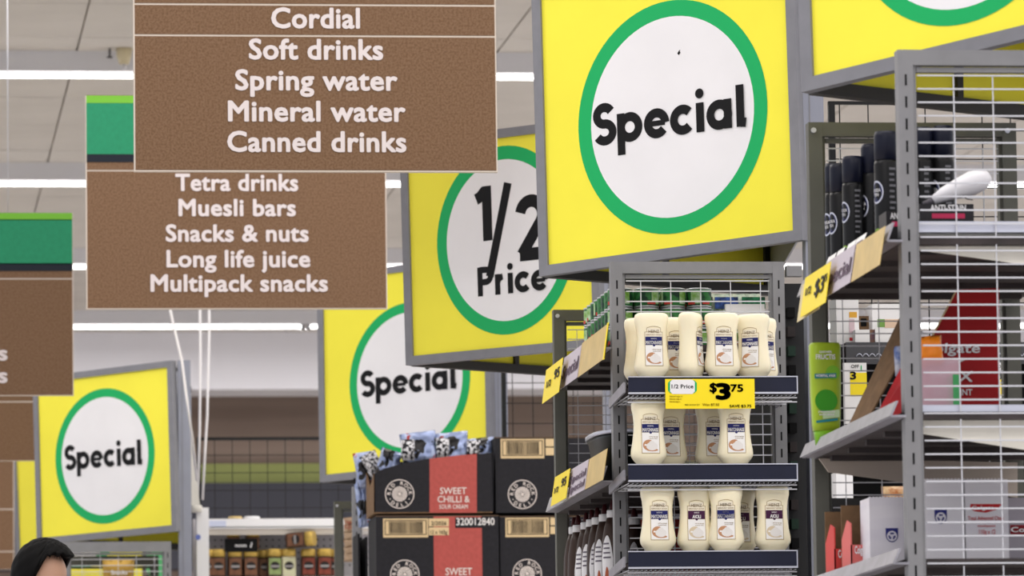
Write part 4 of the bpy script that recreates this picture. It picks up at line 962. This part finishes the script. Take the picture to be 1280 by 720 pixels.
circ_ = lambda cx, cz, r, n=24: [(cx+r*math.cos(2*PI*i/n), cz+r*math.sin(2*PI*i/n)) for i in range(n)]
shp(lambda a: flat(a, circ_(-.003, .105, .027)), mat('shampoo_green', (62, 150, 40), .4), 'apple_print')
shp(lambda a: (flat(a, circ_(.014, .172, .017), .0263)), mat('shampoo_green2', (120, 180, 50), .4), 'apple_print')
shp(lambda a: (flat(a, [(-.03, .158), (.022, .16), (.022, .171), (-.03, .169)], .0268), flat(a, [(-.028, .052), (.024, .058), (.024, .064), (-.028, .058)], .0268)), mat('shampoo_teal', (42, 132, 140), .4), 'teal_swoosh')
def st(a):
    for s, z, w_, h_ in (('GARNIER', .219, .03, .005), ('FRUCTIS', .204, .046, .012), ('NORMAL HAIR', .162, .046, .006), ('STRENGTH & SHINE', .077, .04, .004), ('WITH APPLE', .070, .036, .004)): text(a, s, (c.x-w_/2-.003, Ysh-.0275, zs2+z), (1, 0, 0), (0, 0, 1), width=w_, height=h_, bold=.03)
shp(st, wht, 'lettering')
shp(lambda a: flat(a, [(-.012, .062), (.028, .066), (.028, .084), (-.012, .080)], .0266), mat('shampoo_pale', (196, 222, 176), .5), 'label_patch')
# red toothpaste display with brown slanted inside
red = mat('tp_red', (184, 28, 34), .5, rgb2=(160, 22, 28), scale=3, stretch=(1, 1, 6))
def pol(Y, pts, th=.004): 
    a = MB(); a.prism([P(x, y, Y) for x, y in pts], (0, th, 0)); return a
t = thing('toothpaste_display', 'red slant-sided toothpaste display carton behind the wire front on the middle shelf', 'carton', (P(1150, 520, 12.6).x, 12.6, zs2))
zb = lambda Y: (zs2, Y)
ybase = 518
fr = part('front_board', pol(12.75, [(1110, 524), (1196, 362), (1249, 360), (1249, 512), (1200, 524)]), red, t)
for s, x0, x1, y, hp in (('Colgate', 1150, 1227, 441, 13), ('MAX', 1165, 1217, 477, 14), ('FRESHMINT', 1167, 1217, 494, 8)):
    a = MB(); p0 = P(x0, y, 12.745); V = Vector((.12, 0, 1)).normalized() if s != 'FRESHMINT' else Vector((0, 0, 1)); text(a, s, p0, (1, 0, 0), V, width=(x1-x0)/S(12.75), height=hp/S(12.75), bold=.02); part('lettering', a, wht, fr)
a = MB(); n = 14; A0 = [(1178+32*math.cos(math.radians(200+140*i/n)), 446+9*math.sin(-math.radians(200+140*i/n))) for i in range(n+1)]; A1 = [(1178+31*math.cos(math.radians(200+140*i/n)), 446+5.5*math.sin(-math.radians(200+140*i/n))) for i in range(n+1)]
pts = [P(x, y, 12.744) for x, y in A0+A1]; a.add(pts, [(i, i+1, i+2+n, i+1+n) for i in range(n)]); part('smile_mark', a, wht, fr)
part('edge', pol(12.742, [(1149, 449), (1194, 364), (1196, 364), (1151, 450)], .002), board_tan, fr)
# brown inner slanted side: runs back (far) from the front board
g = lambda x, y, Y: P(x, y, Y)
a = MB(); a.prism([g(1054, 545, 12.95), g(1130, 385, 12.78), g(1130, 440, 12.66), g(1078, 536, 12.75)], Vector((.004, 0, 0))); part('brown_side', a, board_brn, t)
a = MB(); a.prism([g(1088, 533, 12.62), g(1130, 452, 12.50), g(1142, 455, 12.46), g(1135, 520, 12.5)], Vector((.003, 0, 0))); part('red_side', a, red, t)
a = MB(); a.prism([g(1053, 547, 12.9), g(1053, 537, 12.9), g(1100, 515, 12.4), g(1100, 527, 12.4)], Vector((.003, 0, 0))); part('red_front_lip', a, red, t)
c = P(1126, 443, 12.55); a = MB(); a.loft([(-.05, .014, .014), (.01, .016, .016), (.018, .014, .014)], 16, C=c); tag(part('small_tub', a, mat('tub_blue', (70, 96, 160), .4, rgb2=(200, 206, 220), scale=30)), 'small blue and white tub peeking out beside the slotted post', 'tub')
# translucent pink pack with orange top
Yb = 12.35; t = thing('refill_pack', 'translucent pink pack with orange top and green side behind the wire', 'pack', (P(1170, 500, Yb).x, Yb, zs2))
zt = P(1170, 455, Yb).z
a = MB(); xl = P(1140, 480, Yb).x; xr = P(1199, 480, Yb).x; a.box(xl, xr, Yb, Yb+.06, zs2, zt+.012); part('clear_case', a, mat('pink_clear', (232, 196, 210), .15, trans=.0, alpha=.6), t)
a = MB(); cc = P(1163, 438, Yb); crinkle(a, cc.x, Yb+.03, cc.z, .07, .05, .07, 10, .08, .1, 12); part('orange_top', a, mat('pack_orange', (246, 140, 36), .3), t)
a = MB(); p = P(1191, 470, Yb); a.box(p.x, xr+.002, Yb-.002, Yb+.06, zs2, P(1190, 468, Yb).z); part('green_side', a, mat('pack_green', (78, 172, 104), .4), t)
# cartons on the bottom visible shelf
wc = mat('carton_white', (240, 237, 242), .6, rgb2=(226, 222, 232), scale=2, stretch=(1, 1, 8)); blue = mat('print_blue', (44, 46, 120), .6)
def wcart(label, x0, x1, y0, Y, dep, marks, side=None):
    p = P(x0, 700, Y); q = P(x1, y0, Y); t = thing('white_carton', label, 'carton', (p.x, Y, zs3))
    a = MB(); a.box(p.x, q.x, Y, Y+dep, zs3, q.z); b = part('box', a, wc, t)
    a = MB(); n = int((q.x-p.x)/.008)
    for i in range(n): a.box(p.x+i*.008, p.x+i*.008+.004, Y, Y+.003, q.z, q.z+.002)
    part('perforated_edge', a, wc, t)
    for kind, cx, cy in marks:
        if kind == 'rec':
            a = MB(); c = P(cx, cy, Y-.001); s_ = 1/S(Y)
            a.box(c.x-8*s_, c.x+8*s_, Y-.001, Y, c.z+1*s_, c.z+10*s_)
            a.add([(c.x+8*s_*math.cos(PI+PI*i/12), Y-.001, c.z+1*s_+9*s_*math.sin(PI+PI*i/12)) for i in range(13)], [tuple(range(13))]); b2 = part('recycling_mark', a, blue, b)
            a = MB(); n = 20; a.add([(c.x+6.6*s_*math.cos(2*PI*i/n), Y-.0015, c.z+6.6*s_*math.sin(2*PI*i/n)) for i in range(n)], [tuple(range(n))]); part('mark_disc', a, wc, b2)
    return b, Y
wcart('white corrugated carton with a blue recycling mark, left of the slotted post', 1088, 1150, 621.5, 12.75, .12, [('rec', 1115, 670)])
b_, Y_ = wcart('white carton with a blue recycling mark, behind the wire right of the slotted post', 1152, 1205.5, 599, 12.5, .2, [('rec', 1176, 647)])
b2, Y2_ = wcart('white carton with a small red banner, behind the wire', 1206.5, 1259.5, 599, 12.5, .2, [])
for b0, (cx, cy), Y0_ in ():
    pass
def arrows(cx, cy, Y, parent):
    a = MB(); c = P(cx, cy, Y-.002); s_ = 1/S(Y)
    for k in range(3):
        q = math.radians(90+120*k); d = Vector((math.cos(q), 0, math.sin(q))); e = Vector((-d.z, 0, d.x)); C0 = Vector((c.x, Y-.0022, c.z))+d*3.4*s_
        a.add([C0-e*2.6*s_-d*1.2*s_, C0+e*.6*s_-d*1.2*s_, C0+e*.6*s_-d*2.2*s_, C0+e*2.8*s_, C0+e*.6*s_+d*1.8*s_, C0+e*.6*s_+d*.9*s_, C0-e*2.6*s_+d*.9*s_], [tuple(range(7))])
    part('recycling_arrows', a, blue, parent)
arrows(1176, 647, 12.5, b_)
for o in bpy.data.objects:
    if o.name.startswith('white_carton') and 'left of the slotted' in o.get('label', ''): bL = [c_ for c_ in o.children if c_.name.startswith('box')][0]
arrows(1115, 670, 12.75, bL)
tpred = mat('tp_banner', (196, 34, 40), .5)
a = MB(); a.prism([P(x, y, 12.499) for x, y in ((1213, 630), (1253, 630), (1246, 637), (1232, 641), (1218, 639), (1213, 636))], (0, .001, 0)); bn = part('banner', a, tpred, b2)
a = MB(); text(a, 'Colgate', P(1215, 637, 12.497), (1, 0, 0), (0, 0, 1), width=28/S(12.5), height=5/S(12.5), bold=.02); part('lettering', a, wht, bn)
a = MB()
for s, x0, x1, y, hp in (('Total Advanced Clean', 1210, 1256, 650, 5), ('toothpaste', 1222, 1245, 658.5, 3), ('110g x 12', 1224, 1245, 667.5, 6)): text(a, s, P(x0, y, 12.498), (1, 0, 0), (0, 0, 1), width=(x1-x0)/S(12.5), height=hp/S(12.5), bold=.01)
part('lettering', a, tpred, b2)
t = thing('grey_carton', 'grey carton with red band at the right edge, on the lowest visible shelf', 'carton', (P(1264, 690, 12.7).x, 12.7, zs3))
p = P(1262, 695, 12.7); q = P(1330, 622, 12.7); a = MB(); a.box(p.x, q.x, 12.7, 12.9, zs3, q.z); b = part('box', a, mat('carton_grey', (176, 170, 180), .6, var=.08, scale=4), t)
c0 = P(1263, 668, 12.7); c1_ = P(1325, 656, 12.7); a = MB(); a.box(c0.x, c1_.x, 12.699, 12.7, c0.z, c1_.z); bn = part('red_band', a, mat('band_darkred', (140, 30, 38), .5), b)
a = MB(); text(a, 'Colgate', P(1264, 665, 12.697), (1, 0, 0), (0, 0, 1), width=45/S(12.7), height=6.5/S(12.7), bold=.03); part('lettering', a, wht, bn)
# brown open trays with red fronts
for (x0, x1, yt, yr, Y, lb) in ((1043, 1063, 639, 686, 13.0, 'brown tray with red front, left of two beside the far post'), (1063.5, 1088, 631, 681, 12.85, 'brown tray with pinkish red front, right of two beside the white carton')):
    p = P(x0, yr, Y); q = P(x1, yt, Y+.1); t = thing('product_tray', lb, 'tray', (p.x, Y, zs3))
    a = MB(); a.box(p.x, q.x, Y+.12, Y+.125, zs3, q.z); part('back_board', a, board_brn, t)
    a = MB(); a.box(p.x, q.x, Y, Y+.12, zs3, zs3+.004); part('bottom_board', a, board_brn, t)
    a = MB(); a.box(p.x, q.x, Y, Y+.004, zs3, p.z); f_ = part('red_front', a, mat('tray_red', (214, 70, 66), .5) if x0 < 1050 else mat('tray_pink', (224, 112, 108), .5), t)
    a = MB(); a.prism([(p.x, Y, zs3), (p.x, Y+.12, zs3), (p.x, Y+.12, p.z+.02), (p.x, Y+.05, p.z+.06), (p.x, Y, p.z+.05)], (.003, 0, 0)); part('side_board', a, MATS['tray_red' if x0 < 1050 else 'tray_pink'], t)
    a = MB(); text(a, 'Colgate', P(x0+5, yr+11, Y-.002), (1, 0, 0), (0, 0, 1), width=16/S(Y), height=10/S(Y), bold=.03); part('lettering', a, wht, f_)
# ------------------------------------------------------------------ gondola seen behind the near rack
YG2 = 17.25; xg0 = P(1044, 428, YG2).x; xg1 = xg0+1.6; zg = P(1080, 428, YG2-.3).z
t = thing('rear_shelving', 'dark shelving with scalloped shelf edge seen through the near rack', 'shelving', (xg0, YG2, 0))
a = MB(); a.box(xg0-.05, xg1, YG2, YG2+.03, 0, zg+.0); part('back_panel', a, shelf_black, t)
a = MB(); a.box(xg0-.02, xg1, YG2-.3, YG2, zg-.012, zg); part('shelf', a, shelf_dark, t)
a = MB(); a.box(xg0-.02, xg1, YG2-.306, YG2-.3, zg-.068, zg); lp = part('shelf_lip', a, mat('lip_charcoal', (74, 74, 78), .5), t)
a = MB(); n = 60
for i in range(80):
    u = xg0+.01+i*.02; zz = zg-.045
    if u < xg1-.02: a.tube([(u, YG2-.31, zz), (u+.005, YG2-.31, zz+.007), (u+.010, YG2-.31, zz+.009), (u+.015, YG2-.31, zz+.007), (u+.02, YG2-.31, zz)], .0016, 4)
part('scalloped_wire', a, silver, lp)
for h_ in (.9, .5, .1): a = MB(); a.box(xg0-.02, xg1, YG2-.3, YG2, zg-h_-.3, zg-h_-.27); part('shelf', a, shelf_black, t)
def boxat(name, label, cat, x0, x1, y0, Y, z0, m, dep=.12, extra=()):
    p = P(x0, y0, Y); q = P(x1, y0, Y); t = thing(name, label, cat, (p.x, Y, z0)); a = MB(); a.box(p.x, q.x, Y, Y+dep, z0, p.z); b = part('box', a, m, t)
    for (ex0, ey0, ex1, ey1, em, nm) in extra:
        c0 = P(ex0, ey1, Y); c1_ = P(ex1, ey0, Y); a = MB(); a.box(c0.x, c1_.x, Y-.001, Y, c0.z, c1_.z); part(nm, a, em, b)
    return t, b
pinkish = mat('print_pinkish', (214, 190, 196), .6); orng = mat('print_orange', (226, 170, 66), .6)
boxat('white_box', 'white box with an orange disc and pale strip, behind the near rack', 'box', 1045, 1073, 372, YG2-.24, zg, lab_white, extra=((1061.5, 390, 1071, 397, orng, 'orange_print'), (1061.5, 399, 1068, 418, pinkish, 'pale_strip'), (1062, 422, 1068, 426, tpred, 'red_print')))
boxat('brown_box', 'small brown wedge of a box between the white boxes behind the near rack', 'box', 1072, 1089, 395, YG2-.14, zg, board_brn, extra=((1076, 398, 1083, 408, slot, 'dark_print'),))
boxat('white_box', 'white box with green print behind the near rack', 'box', 1090, 1130, 380, YG2-.2, zg, lab_white, extra=((1097, 399, 1106, 409, mat('print_leaf', (120, 160, 80), .6), 'green_print'), (1106, 399, 1124, 410, mat('print_peach', (226, 196, 170), .6), 'peach_print')))
boxat('white_tray_box', 'low white box in front of the brown wedge behind the near rack', 'box', 1069, 1087, 412, YG2-.29, zg, lab_white, .05)
boxat('white_tray_box', 'low white box right of the purple packet behind the near rack', 'box', 1094, 1125, 411, YG2-.29, zg, lab_white, .05)
boxat('purple_packet', 'purple and brown packet between the low white boxes', 'packet', 1087.5, 1094, 412, YG2-.28, zg, mat('packet_purple', (84, 62, 92), .5, rgb2=(130, 96, 66), scale=40), .05)
for x0, x1, lb in ((1055, 1083, 'white and yellow price ticket reading 3 behind the near rack, left one'), (1238, 1258, 'white and yellow price ticket reading 3 behind the red display, right one')):
    Y = YG2-.33; p = P(x0, 532, Y); q = P(x1, 455.5, Y); t = thing('price_ticket', lb, 'price ticket', (p.x, Y, p.z))
    zt = zg-.066
    a = MB(); a.box(p.x, q.x, Y, Y+.002, P(x0, 530 if x0 < 1100 else 498, Y).z, zt); c_ = part('ticket', a, lab_white, t)
    m0 = P(x0+8, 495, Y); a = MB(); a.box(m0.x if x0 < 1100 else p.x+.018, q.x, Y-.001, Y, m0.z, P(x0, 466, Y).z); part('yellow_field', a, ylw_card, c_)
    a = MB(); text(a, '3', P(x0+8, 474, Y-.002), (1, 0, 0), (0, 0, 1), width=7/S(Y), height=10/S(Y), bold=.03); text(a, 'OFF', P(x0+9, 460, Y-.002), (1, 0, 0), (0, 0, 1), width=10/S(Y), height=4.5/S(Y), bold=.01); part('lettering', a, black, c_)
    a = MB(); g0 = P(x0+21, 463, Y); a.box(g0.x, g0.x+.003, Y-.0015, Y, g0.z, g0.z+.015); part('green_bracket', a, green, c_)
# white panel + brown patterned snack through the lowest opening
boxat('white_panel_box', 'plain white box seen below the taupe panel beside the far post', 'box', 1045, 1066, 590, 15.6, P(1045, 637, 15.6).z, wht, .1)
a = MB(); p = P(1040, 637, 15.6); a.box(p.x, p.x+.25, 15.58, 15.75, .0, p.z); tag(part('display_plinth', a, shelf_black), 'dark plinth under the plain white box', 'plinth')
c = P(1118, 620, 14.2); t = thing('snack_packet', 'tan packet with orange circles seen above the white carton', 'packet', (c.x, 14.2, c.z-.06)); a = MB(); crinkle(a, c.x, 14.2, c.z-.02, .07, .05, .09, 8, .08, 0, 31); pp = part('pouch', a, mat('packet_circles', (206, 176, 136), .5, rgb2=(150, 84, 36), scale=40), t)
a = MB(); a.box(c.x-.15, c.x+.25, 14.1, 14.35, c.z-.09, c.z-.075); a.box(c.x-.15, c.x+.25, 14.34, 14.36, 0, c.z+.005); a.box(c.x-.15, c.x-.13, 14.1, 14.35, 0, c.z-.06)
tag(part('dark_stand', a, shelf_black), 'dark stand carrying the tan packet behind the near rack', 'stand')
# dark gondola end beside the mayonnaise rack
xe = P(989, 400, 16.5).x; xf = P(1003, 400, 16.5).x
t = thing('end_panel', 'dark slotted panel squeezed between the mayonnaise rack and near rack', 'panel', (xe, 16.5, 0))
a = MB(); a.box(xe-.03, xf+.03, 16.6, 16.63, 0, P(995, 350, 16.5).z); pnl = part('panel', a, mat('panel_char', (48, 48, 50), .6), t)
for i in range(16):
    z = P(996, 390+i*24, 16.58).z; a = MB(); a.box(xe-.0, xe+.022, 16.56, 16.6, z-.018, z+.012); part('hook_block', a, [slot, shelf_dark, mat('hook_green', (40, 62, 52), .5)][i % 3], pnl)
# ------------------------------------------------------------------ person
Yp = 17.2; hc = P(55, 712, Yp); skin = mat('skin', (198, 156, 134), .5, sss=.1); hair = mat('hair_black', (8, 7, 8), .7, spec=.12); cloth = mat('jacket_navy', (48, 54, 70), .8, var=.1, scale=60); trs = mat('trousers', (40, 40, 44), .85)
px_, py_ = hc.x, Yp; topz = P(52, 673, Yp).z
t = thing('person', 'person with short black hair at the bottom left, only forehead and hair showing', 'person', (px_, py_, 0))
HK = .86; HC = Vector((px_-.005, py_, topz-.018-.125*HK))
rz = math.radians(46); fwd = Vector((math.sin(rz), -math.cos(rz), -.22)).normalized(); rgt = Vector((math.cos(rz), math.sin(rz), 0)); upv = rgt.cross(-fwd) if rgt.cross(-fwd).z < 0 else rgt.cross(-fwd)
upv = fwd.cross(rgt)*-1 if fwd.cross(rgt).z < 0 else fwd.cross(rgt)
def ell(a, C, rx, ry, rz_, n=16, ax=(rgt, fwd, upv)):
    vs = []; fs = []
    for j in range(n+1):
        th = PI*j/n
        for i in range(n*2):
            q = PI*i/n; vs.append(C+ax[0]*rx*math.sin(th)*math.cos(q)+ax[1]*ry*math.sin(th)*math.sin(q)+ax[2]*rz_*math.cos(th))
    m = n*2
    for j in range(n):
        for i in range(m):
            if j == 0: fs.append((i, m+i, m+(i+1) % m)) if True else None
            elif j == n-1: fs.append((j*m+i, (j+1)*m+i, j*m+(i+1) % m))
            else: fs.append((j*m+i, (j+1)*m+i, (j+1)*m+(i+1) % m, j*m+(i+1) % m))
    a.add(vs, fs, True)
hp = lambda r, f, u: HC+rgt*(r*HK)+fwd*(f*HK)+upv*(u*HK)
hell = lambda a, C, rx, ry, rz_, n=16: ell(a, C, rx*HK, ry*HK, rz_*HK, n)
W3 = (Vector((1, 0, 0)), Vector((0, 1, 0)), Vector((0, 0, 1)))
a = MB()
hell(a, hp(0, 0, .015), .074, .093, .098); hell(a, hp(0, .035, -.045), .058, .062, .075); hell(a, hp(0, .088, -.03), .013, .02, .03); hell(a, hp(0, .07, .0), .055, .024, .022)
hell(a, hp(0, .085, -.07), .024, .014, .012); hell(a, hp(0, .07, -.1), .03, .025, .02)
for sx in (-1, 1): hell(a, hp(sx*.076, -.01, -.02), .01, .02, .032)
zh = HC.z+.055; ch = Vector((px_, py_+.02, 0))
def cap_(a, p0, p1, r0, r1): a.tube([p0, p0+(p1-p0)*.33, p0+(p1-p0)*.66, p1], [r0, r0*.67+r1*.33, r0*.33+r1*.67, r1], 14); ell(a, Vector(p0), r0, r0, r0, 8, W3); ell(a, Vector(p1), r1, r1, r1, 8, W3)
V3 = Vector
br = V3((math.cos(rz*.5), math.sin(rz*.5), 0)); bf = V3((br.y, -br.x, 0))
bp_ = lambda r, f, z: ch+br*r+bf*f+V3((0, 0, z))
cap_(a, HC+V3((0, .01, -.06)), bp_(0, 0, zh-.24), .055, .06)
ell(a, bp_(0, 0, zh-.38), .17, .105, .15, 14, (br, bf, W3[2])); ell(a, bp_(0, 0, zh-.58), .14, .10, .2, 14, (br, bf, W3[2])); ell(a, bp_(0, 0, zh-.78), .155, .11, .13, 14, (br, bf, W3[2]))
arms = []
for sx in (-1, 1):
    sh = bp_(sx*.185, 0, zh-.3); el = bp_(sx*.235, .03, zh-.59); wr = bp_(sx*.2, .2, zh-.78); arms.append((sh, el, wr))
    cap_(a, sh, el, .048, .038); cap_(a, el, wr, .037, .026)
    pm = wr+(wr-el).normalized()*.05; ell(a, pm, .035, .045, .018, 10, (br, (wr-el).normalized(), W3[2]))
    for k in range(4):
        f0 = pm+br*(k-1.5)*.017+(wr-el).normalized()*.035; d = (wr-el).normalized(); L_ = [.03, .036, .034, .026][k]
        cap_(a, f0, f0+d*L_, .0085, .008); cap_(a, f0+d*L_, f0+d*L_*1.6+V3((0, 0, -.02)), .008, .007)
    cap_(a, pm+br*(-sx)*.028, pm+br*(-sx)*.055+(wr-el).normalized()*.03, .011, .009)
    hpz = zh-.85; cap_(a, bp_(sx*.085, 0, hpz), bp_(sx*.095, .02, .50), .085, .055); cap_(a, bp_(sx*.095, .02, .50), bp_(sx*.1, .0, .09), .055, .036); ell(a, bp_(sx*.1, .06, .04), .045, .125, .04, 10, (br, bf, W3[2]))
body = part('body', a, skin, t)
md = body.modifiers.new('remesh', 'REMESH'); md.mode = 'VOXEL'; md.voxel_size = .0075; md.use_smooth_shade = True
sm_ = body.modifiers.new('smooth', 'SMOOTH'); sm_.iterations = 3
# hair shell: follows the skull, hairline across the forehead
a = MB(); nn, mm = 22, 56; vs = []; rnd = random.Random(5)
for j in range(nn+1):
    for i in range(mm):
        q = 2*PI*i/mm; c_, s_ = math.cos(q), math.sin(q)            # s_>0 = forward
        al = math.degrees(math.atan2(c_, s_))     # 0 = straight ahead, negative = the wearer's right
        f1 = min(1, max(0, (-al-52)/18)); f2 = min(1, max(0, (al-62)/25)); b_ = min(1, max(0, (abs(al)-95)/40))
        sd_ = 1.74 if al < 0 else 1.42
        edge = .88+.04*math.sin(al*.09)+(sd_-.88)*max(f1, f2)+(1.86-sd_)*b_
        edge += rnd.uniform(-.05, .05)*(1 if j == nn else 0)
        th = j/nn*edge; k = 1.0+.012*math.sin(q*17+j*.7)+.012*math.sin(q*9-j)
        tk = .017+(.007*max(0, s_)*max(0, j/nn-.3))+.006*math.exp(-((q-1.2)/.7)**2)*j/nn
        vs.append(hp((.074+tk)*k*math.sin(th)*c_, (.093+tk)*k*math.sin(th)*s_, .015+(.098+tk+.004)*k*math.cos(th)))
fs = [(j*mm+i, (j+1)*mm+i, (j+1)*mm+(i+1) % mm, j*mm+(i+1) % mm) for j in range(nn) for i in range(mm)]
a.add(vs, fs, True); hs = part('hair', a, hair, t); sd = hs.modifiers.new('thick', 'SOLIDIFY'); sd.thickness = .012; sd.offset = -1
# fringe and side strands
a = MB()
for i in range(620):
    q = rnd.uniform(0, 2*PI); c_, s_ = math.cos(q), math.sin(q); th0 = rnd.uniform(.05, .62); th1 = th0+rnd.uniform(.25, .4)
    pts = []
    for k in range(4):
        th = th0+(th1-th0)*k/3; qq = q+.12*k/3; rr = .0175+.003*math.sin(k)+rnd.uniform(0, .003)
        pts.append(hp((.074+rr)*math.sin(th)*math.cos(qq), (.093+rr)*math.sin(th)*math.sin(qq), .015+(.102+rr)*math.cos(th)))
    a.tube(pts, [.0007, .0016, .0013, .0004], 4)
part('hair_strands', a, hair, t)
a = MB()
for sx in (-1, 1): hell(a, hp(sx*.03, .083, -.008), .012, .01, .008, 8)
part('eye', a, mat('eye_dark', (40, 30, 28), .2), t)
a = MB()
for sx in (-1, 1): a.tube([hp(sx*.014, .098, .008), hp(sx*.03, .094, .014), hp(sx*.046, .08, .008)], [.003, .004, .0015], 6)
part('eyebrow', a, hair, t)
a = MB()
ell(a, bp_(0, 0, zh-.38), .185, .12, .165, 14, (br, bf, W3[2])); ell(a, bp_(0, 0, zh-.58), .16, .12, .22, 14, (br, bf, W3[2])); ell(a, bp_(0, 0, zh-.76), .168, .125, .13, 14, (br, bf, W3[2]))
for sh, el, wr in arms: cap_(a, sh, el, .062, .05); cap_(a, el, el+(wr-el)*.9, .049, .037)
cap_(a, bp_(0, .0, zh-.27), bp_(0, 0, zh-.215), .078, .066)
j_ = part('jacket', a, cloth, t); md = j_.modifiers.new('remesh', 'REMESH'); md.mode = 'VOXEL'; md.voxel_size = .014; md.use_smooth_shade = True
a = MB()
for sx in (-1, 1): hpz = zh-.85; cap_(a, bp_(sx*.085, 0, hpz), bp_(sx*.095, .02, .50), .098, .07); cap_(a, bp_(sx*.095, .02, .50), bp_(sx*.1, .0, .11), .07, .055)
ell(a, bp_(0, 0, zh-.82), .165, .12, .12, 12, (br, bf, W3[2])); j_ = part('trousers', a, trs, t); md = j_.modifiers.new('remesh', 'REMESH'); md.mode = 'VOXEL'; md.voxel_size = .014; md.use_smooth_shade = True
a = MB()
for sx in (-1, 1): ell(a, bp_(sx*.1, .06, .05), .054, .14, .05, 10, (br, bf, W3[2]))
part('shoe', a, slot, t)
